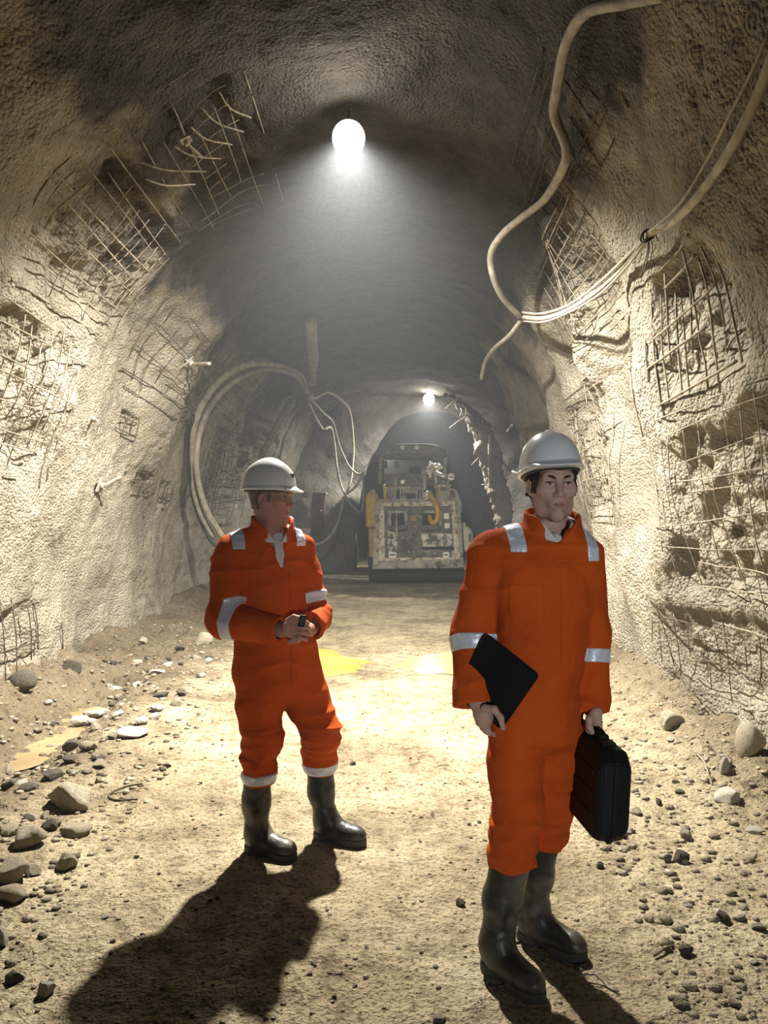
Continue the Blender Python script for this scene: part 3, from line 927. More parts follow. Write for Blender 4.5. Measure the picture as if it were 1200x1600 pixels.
def boot(person, heel, toe, top, r_top, label):
    """rubber boot standing on the floor; heel, toe ground points, top: centre of the shaft rim"""
    heel, toe, top = np.array(heel, float), np.array(toe, float), np.array(top, float)
    f = toe - heel; L = np.linalg.norm(f[:2]); f = f / np.linalg.norm(f)
    R = frame(f)
    def W(x, y, z): return heel + R @ np.array([x, y, z])
    s = L / 0.285
    lo = np.minimum.reduce([heel, toe, top]) - 0.12; hi = np.maximum.reduce([heel, toe, top]) + 0.12
    lo[2] = heel[2] - 0.02
    F = Field(lo, hi, 0.0045)
    ank = W(0, 0.062 * s, 0.10)
    mid = ank * 0.5 + top * 0.5 + R @ np.array([0, -0.008, 0])
    F.cone(top + (top - mid) * 0.2, mid, r_top, r_top * 0.93, 0.02)
    F.cone(mid, ank, r_top * 0.93, 0.052, 0.03)
    F.ell(W(0, 0.055 * s, 0.052), (0.040, 0.056, 0.056), 0.03, R)
    F.cone(ank, W(0, 0.135 * s, 0.062), 0.049, 0.043, 0.05)
    F.ell(W(0, 0.215 * s, 0.048), (0.049, 0.072, 0.043), 0.045, R)
    F.ell(W(0, 0.135 * s, 0.040), (0.041, 0.08, 0.04), 0.03, R)
    s_, P = F.sub(lo, hi)
    q = (P - heel)
    fold = 0.0045 * vnoise(np.stack([P[..., 0] * 9, P[..., 1] * 9, P[..., 2] * 30], -1), 5) * smooth(0.05, 0.16, q[..., 2]) * smooth(0.36, 0.22, q[..., 2])
    F.D[s_] += fold
    F.apply(lo, hi, lambda P: heel[2] + 0.018 - P[..., 2], 0, 'and')
    n = (top - mid) / np.linalg.norm(top - mid)
    F.plane_cut(top, n, 0.2)
    F.cone(top + n * 0.05, top - n * 0.05, r_top - 0.006, r_top - 0.008, 0.0, 'cut')
    b = F.obj('boot', M['rubber'], person)
    b['label'] = label
    G = Field(lo, hi, 0.0045)
    G.ell(W(0, 0.050 * s, 0.0), (0.044, 0.056, 0.2), 0.0, R)
    G.ell(W(0, 0.205 * s, 0.0), (0.054, 0.083, 0.2), 0.02, R)
    G.rbox(W(0, 0.12 * s, 0.0), (0.036, 0.08, 0.1), 0.01, 0.02, R)
    G.apply(lo, hi, lambda P: np.maximum(heel[2] + 0.0005 - P[..., 2], P[..., 2] - heel[2] - 0.034), 0, 'and')
    def arch(P):
        q = (P - heel) @ R
        return np.maximum(np.abs(q[..., 1] - 0.118 * s) - 0.022, q[..., 2] - 0.013)
    G.apply(lo, hi, arch, 0.004, 'cut')
    G.obj('sole', M['sole'], b)
    return b

def finger(F, pts, r0=0.0095, r1=0.0072, k=0.006):
    rs = np.linspace(r0, r1, len(pts))
    F.chain([np.array(tuple(p)) for p in pts], rs, k)

def fold_noise(F, lo, hi, amp, anis=(7, 7, 16), seed=0):
    s, P = F.sub(lo, hi)
    near = np.abs(F.D[s]) < 0.04
    P = P[near]
    a = np.array(anis, float)
    warp = np.stack([vnoise(P * 4.0, seed + 3), vnoise(P * 4.0, seed + 4), vnoise(P * 4.0, seed + 5)], -1)
    n = vnoise((P + 0.05 * warp) * a, seed)
    D = F.D[s]
    D[near] += amp * (np.abs(n) * 2 - 0.7)
    F.D[s] = D

def strap(F, person_part, c, axis, half, rad, lo=None, name='reflective_band', off=0.0035, extra=None, mat='reflective', h=0.004):
    """band around a sleeve or leg: slab of the clothes around axis through c"""
    c = np.array(c, float); axis = np.array(axis, float); axis /= np.linalg.norm(axis)
    def region(P):
        q = P - c
        t = q @ axis
        r = np.linalg.norm(q - t[..., None] * axis, axis=-1)
        d = np.maximum(np.abs(t) - half, r - rad)
        return d if extra is None else np.maximum(d, extra(P))
    G = shell(F, off, region, c - rad - 0.03, c + rad + 0.03, h)
    return G.obj(name, M[mat], person_part)

def collar(F, c, lat, fwd, w, d, z0, z1, gap, lean=0.02):
    """standing collar open at the front"""
    c = np.array(c, float); lat = np.array(lat); fwd = np.array(fwd)
    def fn(P):
        z = P[..., 2]
        t = np.clip((z - z0) / (z1 - z0), 0, 1)
        q = P - c
        u, v = q @ lat, q @ fwd
        W_, D_ = w * (1.12 - 0.12 * t), d * (1.12 - 0.10 * t)
        e = np.abs((np.sqrt((u / W_) ** 2 + (v / D_) ** 2 + 1e-9) - 1) * np.minimum(W_, D_)) - 0.0075
        zt = z1 - 0.25 * (z1 - z0) * np.clip(v / d, -1, 1)
        e = np.maximum(np.maximum(e, z0 - z), z - zt)
        wedge = np.where(v > 0, gap * (0.2 + 1.0 * t) - np.abs(u), -1)
        return np.maximum(e, wedge)
    r = max(w, d) * 1.2
    F.apply(c * [1, 1, 0] + [-r, -r, z0], c * [1, 1, 0] + [r, r, z1 + 0.03], fn, 0.012)

# ================================================================== man on the right
DR = 2.65
def jr(x, y, dd=0.0): return np.array(at(x, y, DR + dd))
def on_floor(x, y):
    d = F_PX * CAM_Z / (y - CY)
    return np.array(at(x, y, d))

pr = empty('person', (0.55, 2.65, 0))
def stay(o):
    """keep world position when hung under an empty that is not at the origin"""
    return o
pr['in_place'] = 1
tag(pr, 'person in orange coveralls and white hard hat carrying a black case and black tablet', 'person')

fr = np.array([0.10, -0.995, 0.0]); lr = np.array([0.995, 0.10, 0.0])
# clothes
BX = ((0.20, 2.28, 0.28), (0.88, 2.98, 1.66))
C = Field(*BX, 0.0062)
tor = [(834, 862, 48, 0.075), (846, 852, 68, 0.095), (872, 846, 79, 0.118), (905, 845, 80, 0.132), (950, 848, 77, 0.138), (1010, 845, 73, 0.136), (1060, 838, 72, 0.135), (1110, 836, 71, 0.138), (1150, 836, 66, 0.130), (1172, 838, 40, 0.08)]
C.loft([jr(x, y) for y, x, w, d in tor], lr, fr, [w * DR / F_PX for y, x, w, d in tor], [d for y, x, w, d in tor], 0.02)
# yoke from neck to shoulders
C.cone(jr(850, 842, 0.01), jr(778, 862, 0.02), 0.075, 0.080, 0.05)
C.cone(jr(868, 845, 0.0), jr(908, 868, 0.0), 0.072, 0.070, 0.05)
# legs
lL = [jr(804, 1125, 0.0), jr(806, 1190, -0.02), jr(808, 1255, -0.05), jr(801, 1345, -0.05)]
C.chain(lL, [0.098, 0.097, 0.082, 0.080], 0.035)
lR = [jr(868, 1125, 0.02), jr(868, 1190, 0.02), jr(868, 1250, 0.04), jr(851, 1322, 0.10)]
C.chain(lR, [0.090, 0.086, 0.070, 0.064], 0.035)
# trousers bunched over the boots
for (x, y, dd, r, t) in ((800, 1338, -0.05, 0.080, 0.026), (802, 1306, -0.05, 0.078, 0.024), (806, 1275, -0.05, 0.078, 0.02), (852, 1310, 0.10, 0.062, 0.022), (858, 1284, 0.08, 0.064, 0.02)):
    c0 = jr(x, y, dd)
    def ring(P, c0=c0, r=r, t=t):
        q = P - c0
        z = q[..., 2] + 0.22 * q[..., 0] * (1 if r > 0.07 else -1)
        return np.sqrt((np.linalg.norm(q[..., :2], axis=-1) - r + t * 0.7) ** 2 + z ** 2) - t
    C.apply(c0 - 0.12, c0 + 0.12, ring, 0.022)
C.plane_cut(jr(800, 1350, -0.05), (0.05, 0, -1), 0.12)
C.plane_cut(jr(850, 1320, 0.10), (-0.25, 0, -1), 0.085)
# sleeves
aL = [jr(768, 868, 0.02), jr(742, 985, 0.05), jr(741, 1112, -0.06)]
aR = [jr(911, 876, 0.0), jr(921, 990, 0.05), jr(929, 1130, -0.03)]
A = Field(*BX, 0.0062)
A.chain(aL, [0.086, 0.081, 0.071], 0.035)
A.chain(aR, [0.072, 0.066, 0.056], 0.035)
nL = (aL[2] - aL[1]) / np.linalg.norm(aL[2] - aL[1]); nR = (aR[2] - aR[1]) / np.linalg.norm(aR[2] - aR[1])
cutL = jr(741, 1101, -0.055); cutR = jr(929, 1114, -0.02)
A.plane_cut(cutL, nL + np.array([0.12, 0, 0.0]), 0.2); A.plane_cut(cutR, nR, 0.2)
A.cone(cutL + nL * 0.03, cutL - nL * 0.03, 0.056, 0.053, 0.0, 'cut'); A.cone(cutR + nR * 0.03, cutR - nR * 0.03, 0.041, 0.039, 0.0, 'cut')
C.join(A, 0.022)
fold_noise(C, (0.20, 2.28, 0.28), (0.88, 2.98, 1.5), 0.0075, (6, 6, 13), 3)
fold_noise(C, (0.20, 2.28, 0.28), (0.88, 2.98, 0.56), 0.008, (9, 9, 24), 8)
collar(C, jr(862, 828, 0.005), lr, fr, 0.090, 0.090, 1.525, 1.612, 0.070)
# front V
for s in (-1, 1):
    C.cone(jr(866 + 10 * s, 838, -0.10), jr(867, 868, -0.14), 0.018, 0.006, 0.01, 'cut')
C.cone(jr(862, 825, -0.02), jr(862, 800, -0.02), 0.062, 0.075, 0.0, 'cut')
C.cone(jr(864, 838, -0.06), jr(864, 815, -0.06), 0.034, 0.045, 0.01, 'cut')
cov = C.obj('coverall', M['orange'], pr)
# raised front flap
zc = jr(862, 1000)
C2 = lambda P: np.maximum.reduce([np.abs((P - jr(864, 1000)) @ lr) - 0.019, -((P - zc) @ fr), P[..., 2] - 1.44, 0.86 - P[..., 2]])
shell(C, 0.0032, C2, (0.45, 2.38, 0.82), (0.75, 2.68, 1.5), 0.004).obj('front_flap', M['orange'], cov)
pk = jr(820, 935, -0.1)
shell(C, 0.003, lambda P: np.maximum.reduce([np.abs((P - pk) @ lr) - 0.055, np.abs((P - pk)[..., 2]) - 0.05, (P - pk)[..., 1] - 0.1]), pk - 0.16, pk + 0.16, 0.004).obj('chest_pocket', M['orange'], cov)
# reflective bands
ax = (aL[2] - aL[1]); strap(C, cov, jr(739, 1010, 0.04), ax, 0.027, 0.125, extra=lambda P: P[..., 0] - 0.395)
ax = (aR[2] - aR[1]); strap(C, cov, jr(922, 1026, 0.04), ax, 0.024, 0.10, extra=lambda P: 0.652 - P[..., 0])
for (x, y, w) in ((799, 838, 0.027), (915, 852, 0.022)):
    c0 = jr(x, y, 0.0)
    G = shell(C, 0.0035, lambda P, c0=c0, w=w: np.maximum.reduce([np.abs((P - c0) @ lr) - w, (c0[2] - 0.052) - P[..., 2]]), c0 - 0.13, c0 + 0.13, 0.004)
    G.obj('shoulder_patch', M['reflective'], cov)

# body: head, neck, trunk, arms and hands in one skin
hc = jr(863, 758, -0.01)
Rh = frame((0.03, -0.99, -0.06))
B = Field((0.22, 2.30, 0.75), (0.86, 2.95, 1.86), 0.0034)
head_solid(B, hc, Rh, fat=0.90)
B.cone(hc + np.array([0, 0.034, -0.05]), jr(861, 850, 0.03), 0.052, 0.058, 0.02)
B.chain([jr(861, 860, 0.02), jr(845, 960, 0.02), jr(838, 1120, 0.02)], [0.085, 0.09, 0.09], 0.03)
B.chain([jr(855, 868, 0.02), jr(772, 880, 0.02), jr(742, 985, 0.05), jr(746, 1098, -0.055)], [0.05, 0.045, 0.038, 0.027], 0.02)
B.chain([jr(866, 868, 0.02), jr(908, 885, 0.02), jr(921, 990, 0.05), jr(928, 1112, -0.02)], [0.05, 0.045, 0.036, 0.026], 0.02)
# hand on the tablet: the palm under its lower corner, thumb in front, fingers behind
hw = -0.085
B.cone(jr(746, 1096, -0.06), jr(756, 1118, hw), 0.027, 0.029, 0.02)
B.ell(jr(757, 1120, hw), (0.032, 0.022, 0.040), 0.015, frame((0.35, -0.9, 0.1)))
finger(B, [jr(757, 1106, hw - 0.025), jr(772, 1108, hw - 0.045), jr(782, 1121, hw - 0.052), jr(786, 1137, hw - 0.052)], 0.0135, 0.0095, 0.008)
for i, (kx, ky) in enumerate(((762, 1143), (757, 1140), (752, 1135), (746, 1128))):
    o = 0.012 * i
    finger(B, [jr(kx - 3, ky - 12, hw + o * 0.4), jr(kx + 2, ky + 2, hw + 0.008 + o * 0.5), jr(kx + 16 - i, ky + 6, hw + 0.036 + o * 0.3), jr(kx + 30 - 2 * i, ky - 4, hw + 0.040 + o * 0.3)], 0.0105, 0.0085, 0.006)
# hand round the case handle (the handle runs away from the viewer)
HX, HY0, HZ = 0.722, 2.60, 0.868
B.cone(jr(928, 1108, -0.02), (HX + 0.012, 2.62, HZ + 0.052), 0.026, 0.027, 0.02)
B.rbox((HX + 0.014, 2.60, HZ + 0.036), (0.018, 0.042, 0.036), 0.016, 0.012)
for i in range(4):
    y = 2.566 + 0.0215 * i
    g = (0.0, 0.002, 0.0, -0.004)[i]
    finger(B, [(HX + 0.018, y, HZ + 0.022), (HX + 0.021, y, HZ - 0.002), (HX + 0.006 + g, y, HZ - 0.020), (HX - 0.017 + g, y, HZ - 0.008), (HX - 0.018 + g, y, HZ + 0.008)], 0.0105, 0.0085, 0.005)
finger(B, [(HX + 0.004, 2.578, HZ + 0.052), (HX - 0.018, 2.556, HZ + 0.034), (HX - 0.020, 2.548, HZ + 0.012), (HX - 0.012, 2.545, HZ - 0.006)], 0.0135, 0.0095, 0.008)
body = B.obj('body', M['skin_pale'], pr)
def hair_r(q):
    x, y, z = q[..., 0], q[..., 1], q[..., 2]
    side = np.maximum.reduce([0.048 - np.abs(x), -0.028 - z, y - 0.052 + 0.10 * (z - 0.03) * -1])
    back = np.maximum(y + 0.018, -0.075 - z)
    fringe = np.maximum(0.052 - z + 0.10 * np.abs(x), y - 0.12)
    ear = 0.030 - np.sqrt((y + 0.008) ** 2 + (z + 0.006) ** 2)
    return np.maximum(np.minimum(np.minimum(np.maximum(side, -0.034 - z + 0.4 * (y - 0.02)), back), fringe), np.where(np.abs(x) > 0.066, ear, -1))
face_parts(pr, body, hc, Rh, M['hair_dark'], hair_r, B, M['hair_dark'])
helmet(pr, jr(860, 740, 0.0), frame((0.03, -0.98, 0.17), (-0.05, 0.05, 1)), [])
# shirt collar at the throat
S = Field(jr(862, 840) - 0.13, jr(862, 840) + 0.13, 0.004)
collar(S, jr(862, 828, 0.0), lr, fr, 0.074, 0.076, 1.515, 1.592, 0.052)
S.cone(jr(866, 866, -0.072), jr(866, 845, -0.055), 0.020, 0.030, 0.01)
S.obj('shirt', M['shirt'], pr)
boot(pr, on_floor(758, 1507), on_floor(846, 1567), jr(800, 1334, -0.05), 0.071, 'worn black rubber boot with pale scuffed toe')
boot(pr, on_floor(812, 1462), on_floor(913, 1502), jr(850, 1304, 0.10), 0.062, 'black rubber boot with pale scuffed toe')

# ------------------------------------------------------------------ what he carries
def rounded_poly(w, h, r, n=6):
    out = []
    for (cx, cy, a0) in ((w / 2 - r, h / 2 - r, 0), (-w / 2 + r, h / 2 - r, 90), (-w / 2 + r, -h / 2 + r, 180), (w / 2 - r, -h / 2 + r, 270)):
        for i in range(n + 1):
            a = math.radians(a0 + 90 * i / n)
            out.append((cx + r * math.cos(a), cy + r * math.sin(a)))
    return out
# tablet: upper corner A, right corner Bc, lower corner Cc; it leans out from between arm and hip
tA = Vector(jr(761, 990, -0.105)); tB = Vector(jr(843, 1055, -0.190)); tC = Vector(jr(793, 1148, -0.105))
u = (tA - tB); v = (tC - tB)
w_, h_ = u.length, v.length
u.normalize(); v = (v - u * v.dot(u)); v.normalize()
nrm = u.cross(v)
cen = tB + u * w_ / 2 + v * h_ / 2
tb = empty('tablet_case', cen); tb['in_place'] = 1
tag(tb, 'flat black tablet case tucked between the arm and hip of the right man', 'tablet case')
Mx = Matrix((u, v, nrm)).transposed().to_4x4(); Mx.translation = cen
def tpart(name, w, h, r, z0, z1, mat, bev):
    bm = bmesh.new(); add_prism(bm, rounded_poly(w, h, r), z0, z1, 'XY', bev)
    bmesh.ops.transform(bm, matrix=Mx, verts=bm.verts)
    return bm_obj(name, bm, mat, tb)
tpart('cover', w_, h_, 0.016, -0.007, 0.0, M['black_plastic'], 0.0015)
tpart('tablet', w_ - 0.006, h_ - 0.006, 0.014, 0.0008, 0.009, M['black_plastic'], 0.0012)
tpart('panel', w_ - 0.03, h_ - 0.03, 0.010, -0.0085, -0.0068, M['black_plastic'], 0.0006)

# hard case hanging from his hand, its long side running away from the viewer
cs = empty('hard_case', (0.722, 2.6, 0.54)); cs['in_place'] = 1
tag(cs, 'black hard plastic case hanging from the hand of the right man', 'case')
cs_R = Matrix.Rotation(math.radians(4), 4, 'Z') @ Matrix.Rotation(math.radians(3), 4, 'Y')
def cs_obj(name, bm, mat, parent=cs):
    bmesh.ops.transform(bm, matrix=Matrix.Translation((0.722, 2.585, 0.692)) @ cs_R, verts=bm.verts)
    return bm_obj(name, bm, mat, parent)
CL, CT, CH = 0.42, 0.116, 0.300           # length, thickness, height
def shell_half(x0, x1, inset):
    bm = bmesh.new()
    def pr_(l, h, c): return [(-l / 2 + c, -h / 2), (l / 2 - c, -h / 2), (l / 2, -h / 2 + c), (l / 2, h / 2 - c), (l / 2 - c, h / 2), (-l / 2 + c, h / 2), (-l / 2, h / 2 - c), (-l / 2, -h / 2 + c)]
    A_, B_ = pr_(CL, CH, 0.035), pr_(CL - inset, CH - inset, 0.04)
    va = [bm.verts.new((x0, p, q)) for p, q in A_]
    vm = [bm.verts.new((x0 + (x1 - x0) * 0.72, p, q)) for p, q in pr_(CL - inset * 0.25, CH - inset * 0.25, 0.037)]
    vb = [bm.verts.new((x1, p, q)) for p, q in B_]
    for a_, b_ in ((va, vm), (vm, vb)):
        for i in range(8):
            bm.faces.new((a_[i], a_[(i + 1) % 8], b_[(i + 1) % 8], b_[i]))
    bm.faces.new(va[::-1]); bm.faces.new(vb)
    bmesh.ops.recalc_face_normals(bm, faces=bm.faces)
    bmesh.ops.bevel(bm, geom=bm.edges[:], offset=0.004, segments=2, affect='EDGES')
    return bm
cs_obj('lid', shell_half(-0.0015, -CT / 2, 0.035), M['black_plastic'])
cs_obj('base', shell_half(0.0015, CT / 2, 0.035), M['black_plastic'])
bm = bmesh.new()
add_prism(bm, [(-CL / 2 - 0.004 + 0.035, -CH / 2 - 0.004), (CL / 2 + 0.004 - 0.035, -CH / 2 - 0.004), (CL / 2 + 0.004, -CH / 2 + 0.031), (CL / 2 + 0.004, CH / 2 - 0.031), (CL / 2 - 0.031, CH / 2 + 0.004), (-CL / 2 + 0.031, CH / 2 + 0.004), (-CL / 2 - 0.004, CH / 2 - 0.031), (-CL / 2 - 0.004, -CH / 2 + 0.031)], -0.008, 0.008, 'YZ', 0.002)
cs_obj('rim', bm, M['black_plastic'])
for y in (-0.12, 0.12):
    bm = bmesh.new(); add_box(bm, (0.0, y, CH / 2 + 0.006), (0.045, 0.045, 0.014), None, 0.003)
    cs_obj('latch', bm, M['black_plastic'])
for y in (-0.085, 0.085):
    bm = bmesh.new(); add_box(bm, (0, y, CH / 2 + 0.012), (0.03, 0.024, 0.024), None, 0.003)
    cs_obj('handle_mount', bm, M['black_plastic'])
for z in (-0.07, 0.0, 0.07):
    for s in (-1, 1):
        bm = bmesh.new(); add_box(bm, (s * (CT / 2 + 0.0005), 0, z), (0.006, CL - 0.09, 0.02), None, 0.0025)
        cs_obj('rib', bm, M['black_plastic'])
bm = bmesh.new()
V_, F_ = tube_geo(spline([(0, -0.085, CH / 2 + 0.016), (0, -0.075, CH / 2 + 0.024), (0, -0.04, CH / 2 + 0.027), (0, 0.04, CH / 2 + 0.027), (0, 0.075, CH / 2 + 0.024), (0, 0.085, CH / 2 + 0.016)], 0.01), 0.0105, 10)
hnd = poly_obj('handle', V_, F_, M['black_plastic'], cs)
hnd.data.transform(Matrix.Translation((0.722, 2.585, 0.692)) @ cs_R)

# ================================================================== man on the left
DL = 3.58
def jl(x, y, dd=0.0): return np.array(at(x, y, DL + dd))
pl = empty('person', (-0.40, 3.58, 0)); pl['in_place'] = 1
tag(pl, 'person in orange coveralls and white hard hat standing with clasped hands, looking aside', 'person')
fl_ = np.array([0.42, -0.907, 0.0]); ll = np.array([0.907, 0.42, 0.0])
BX = ((-0.98, 3.08, 0.28), (-0.12, 3.98, 1.66))
C = Field(*BX, 0.0065)
# (row, centre column, half width px, half depth)
tor = [(832, 425, 38, 0.075), (845, 422, 52, 0.10), (865, 420, 60, 0.125), (900, 424, 60, 0.145), (950, 428, 60, 0.155), (1000, 431, 64, 0.158), (1040, 435, 67, 0.155), (1075, 438, 64, 0.145), (1095, 440, 40, 0.09)]
C.loft([jl(x, y, 0.02) for y, x, w, d in tor], ll, fl_, [w * DL / F_PX for y, x, w, d in tor], [d for y, x, w, d in tor], 0.02)
C.cone(jl(410, 845, 0.0), jl(366, 862, -0.06), 0.080, 0.088, 0.05)
C.cone(jl(436, 845, 0.02), jl(468, 860, 0.09), 0.078, 0.080, 0.05)
kA = [jl(404, 1055, -0.02), jl(406, 1100, -0.04), jl(410, 1145, -0.05), jl(404, 1212, -0.03)]
C.chain(kA, [0.116, 0.106, 0.092, 0.078], 0.04)
kB = [jl(468, 1055, 0.06), jl(482, 1095, 0.04), jl(501, 1140, 0.0), jl(500, 1198, 0.10)]
C.chain(kB, [0.112, 0.104, 0.090, 0.080], 0.04)
for (x, y, dd, r, t) in ((403, 1192, -0.03, 0.080, 0.022), (405, 1172, -0.035, 0.080, 0.018), (500, 1178, 0.09, 0.080, 0.022), (501, 1158, 0.06, 0.082, 0.018)):
    c0 = jl(x, y, dd)
    def ring(P, c0=c0, r=r, t=t):
        q = P - c0
        z = q[..., 2] + 0.2 * q[..., 0]
        return np.sqrt((np.linalg.norm(q[..., :2], axis=-1) - r + t * 0.7) ** 2 + z ** 2) - t
    C.apply(c0 - 0.12, c0 + 0.12, ring, 0.022)
C.plane_cut(jl(403, 1221, -0.03), (0.0, 0, -1), 0.12)
C.plane_cut(jl(500, 1206, 0.10), (-0.1, 0, -1), 0.12)
gA = [jl(360, 872, -0.07), jl(352, 968, -0.12), jl(450, 988, -0.27)]
gB = [jl(470, 868, 0.10), jl(494, 962, 0.06), jl(486, 984, -0.16)]
A = Field(*BX, 0.0065)
A.chain(gA, [0.090, 0.082, 0.060], 0.035)
A.chain(gB, [0.080, 0.072, 0.058], 0.035)
nA = (gA[2] - gA[1]) / np.linalg.norm(gA[2] - gA[1]); nB = (gB[2] - gB[1]) / np.linalg.norm(gB[2] - gB[1])
cA = jl(438, 985.5, -0.252); cB = gB[2] - nB * 0.02
A.plane_cut(cA, nA, 0.2); A.plane_cut(cB, nB, 0.12)
A.cone(cA + nA * 0.03, cA - nA * 0.03, 0.044, 0.042, 0.0, 'cut')
A.cone(cB + nB * 0.03, cB - nB * 0.03, 0.043, 0.041, 0.0, 'cut')
C.join(A, 0.02)
fold_noise(C, (-0.98, 3.08, 0.28), (-0.12, 3.98, 1.5), 0.0085, (6, 6, 13), 13)
fold_noise(C, (-0.98, 3.08, 0.28), (-0.12, 3.98, 0.6), 0.008, (9, 9, 22), 18)
nkL = jl(425, 826, 0.01)
collar(C, nkL, ll, fl_, 0.092, 0.095, 1.495, 1.592, 0.080)
C.cone(jl(434, 838, -0.075), jl(441, 884, -0.094), 0.042, 0.013, 0.008, 'cut')
C.cone(jl(425, 825, 0.0), jl(424, 800, 0.0), 0.066, 0.080, 0.0, 'cut')
C.cone(jl(430, 840, -0.06), jl(430, 815, -0.06), 0.040, 0.050, 0.01, 'cut')
cov = C.obj('coverall', M['orange'], pl)
zl = jl(440, 960, 0.02)
shell(C, 0.0034, lambda P: np.maximum.reduce([np.abs((P - zl) @ ll - 0.02) - 0.02, -((P - zl) @ fl_), P[..., 2] - 1.37, 0.80 - P[..., 2]]), (-0.62, 3.25, 0.76), (-0.22, 3.75, 1.42), 0.0045).obj('front_flap', M['orange'], cov)
pk = jl(395, 905, -0.1)
shell(C, 0.003, lambda P: np.maximum.reduce([np.abs((P - pk) @ ll) - 0.055, np.abs((P - pk)[..., 2]) - 0.055, -((P - jl(424, 905, 0.02)) @ fl_)]), pk - 0.17, pk + 0.17, 0.0045).obj('chest_pocket', M['orange'], cov)
strap(C, cov, jl(366, 972, -0.145), gA[2] - gA[1], 0.029, 0.125, extra=lambda P: np.maximum((P - jl(366, 972, -0.145)) @ fl_ * -1 - 0.06, P[..., 2] * -1 + 1.015), h=0.0045)
strap(C, cov, jl(488, 934, 0.07), gB[1] - gB[0], 0.026, 0.105, extra=lambda P: jl(478, 934, 0.07)[0] - P[..., 0], h=0.0045)
for (x, y, dd, w) in ((367, 838, -0.06, 0.030), (461, 834, 0.08, 0.026)):
    c0 = jl(x, y, dd)
    shell(C, 0.0036, lambda P, c0=c0, w=w: np.maximum.reduce([np.abs((P - c0) @ ll) - w, (c0[2] - 0.058) - P[..., 2]]), c0 - 0.14, c0 + 0.14, 0.0045).obj('shoulder_patch', M['reflective'], cov)
for c0 in (jl(403, 1212, -0.03), jl(500, 1197, 0.10)):
    strap(C, cov, c0, (0, 0.0, 1), 0.024, 0.125, name='ankle_band', h=0.0045, off=0.004)

hc = jl(423, 779, 0.0)
Rh = frame((0.955, -0.29, -0.05))
B = Field((-0.90, 3.10, 0.85), (-0.18, 3.90, 1.86), 0.0036)
head_solid(B, hc, Rh, fat=1.10, nose=1.03)
B.cone(hc + np.array([-0.02, 0.005, -0.05]), jl(423, 848, 0.02), 0.064, 0.072, 0.03)
B.ell(hc + Rh @ np.array([0, 0.03, -0.105]), (0.05, 0.05, 0.03), 0.03, Rh)
B.chain([jl(425, 862, 0.02), jl(428, 960, 0.02), jl(436, 1060, 0.02)], [0.09, 0.10, 0.10], 0.03)
B.chain([jl(420, 870, 0.02), jl(368, 882, -0.06), jl(352, 966, -0.12), jl(438, 985, -0.252)], [0.05, 0.045, 0.04, 0.028], 0.02)
B.chain([jl(428, 870, 0.02), jl(464, 878, 0.09), jl(492, 960, 0.06), jl(485, 984, -0.14)], [0.05, 0.045, 0.04, 0.027], 0.02)
# left hand, held by the other: palm behind, fingertips showing under the right hand
B.cone(jl(485, 984, -0.14), jl(474, 984, -0.235), 0.027, 0.030, 0.02)
B.ell(jl(470, 984, -0.255), (0.040, 0.028, 0.036), 0.015)
for i in range(3):
    finger(B, [jl(474, 990 + 3 * i, -0.268), jl(466 - i, 999 + 1.5 * i, -0.285), jl(455 - 2 * i, 1001 + i, -0.285)], 0.0105, 0.0085, 0.006)
finger(B, [jl(476, 976, -0.265), jl(470, 968, -0.285), jl(461, 964, -0.29)], 0.012, 0.0095, 0.006)
# right hand closed over it, back of the hand to the viewer
B.cone(jl(436, 985, -0.248), jl(449, 983, -0.285), 0.027, 0.029, 0.02)
B.ell(jl(454, 982, -0.298), (0.036, 0.020, 0.040), 0.015, frame((0.5, -0.86, 0.05)))
for i in range(4):
    y = 971 + 8.4 * i
    g = (0, 2.5, 1.5, -3)[i]
    finger(B, [jl(461, y, -0.302), jl(471 + g, y + 0.5, -0.318), jl(480 + g, y + 2.5, -0.300), jl(481 + g, y + 3.5, -0.272)], 0.0112, 0.0088, 0.005)
finger(B, [jl(449, 970, -0.29), jl(459, 964, -0.305), jl(468, 966, -0.312), jl(475, 968, -0.308)], 0.0125, 0.0095, 0.007)
body = B.obj('body', M['skin'], pl)
def hair_l(q):
    x, y, z = q[..., 0], q[..., 1], q[..., 2]
    cap = np.maximum(0.040 - z, y - 0.085)
    back = np.maximum.reduce([y + 0.022 - 0.12 * (z + 0.02), -0.055 - z])
    burn = np.maximum.reduce([0.058 - np.abs(x), np.abs(y - 0.024) - 0.009, -0.018 - z])
    ear = 0.030 - np.sqrt((y + 0.008) ** 2 + (z + 0.006) ** 2)
    return np.maximum(np.minimum(np.minimum(cap, back), burn), np.where(np.abs(x) > 0.064, ear, -1))
face_parts(pl, body, hc, Rh, M['hair_grey'], hair_l, B, M['hair_grey'])
helmet(pl, jl(420, 766, 0.0), frame((0.955, -0.29, -0.02), (0.03, 0, 1)),
       [((-0.111, -0.020, 0.062), (0.006, 0.016, 0.006), 0.35, 'vent'), ((-0.111, 0.018, 0.064), (0.006, 0.016, 0.006), 0.35, 'vent'),
        ((-0.098, -0.128, 0.010), (0.02, 0.02, 0.016), 0, 'strap_clip'), ((0.0, 0.121, 0.070), (0.024, 0.010, 0.020), 0, 'lamp_clip')])
S = Field(jl(430, 845) - 0.17, jl(430, 845) + 0.17, 0.0045)
S.loft([jl(x, y, 0.02) for y, x, w, d in tor[:4]], ll, fl_, [w * DL / F_PX - 0.008 for y, x, w, d in tor[:4]], [d - 0.009 for y, x, w, d in tor[:4]], 0.0)
zs = jl(438, 860, 0.0)
S.apply(jl(430, 845) - 0.17, jl(430, 845) + 0.17, lambda P: np.maximum(np.abs((P - zs) @ ll - 0.01) - 0.055, -((P - zs) @ fl_)), 0, 'and')
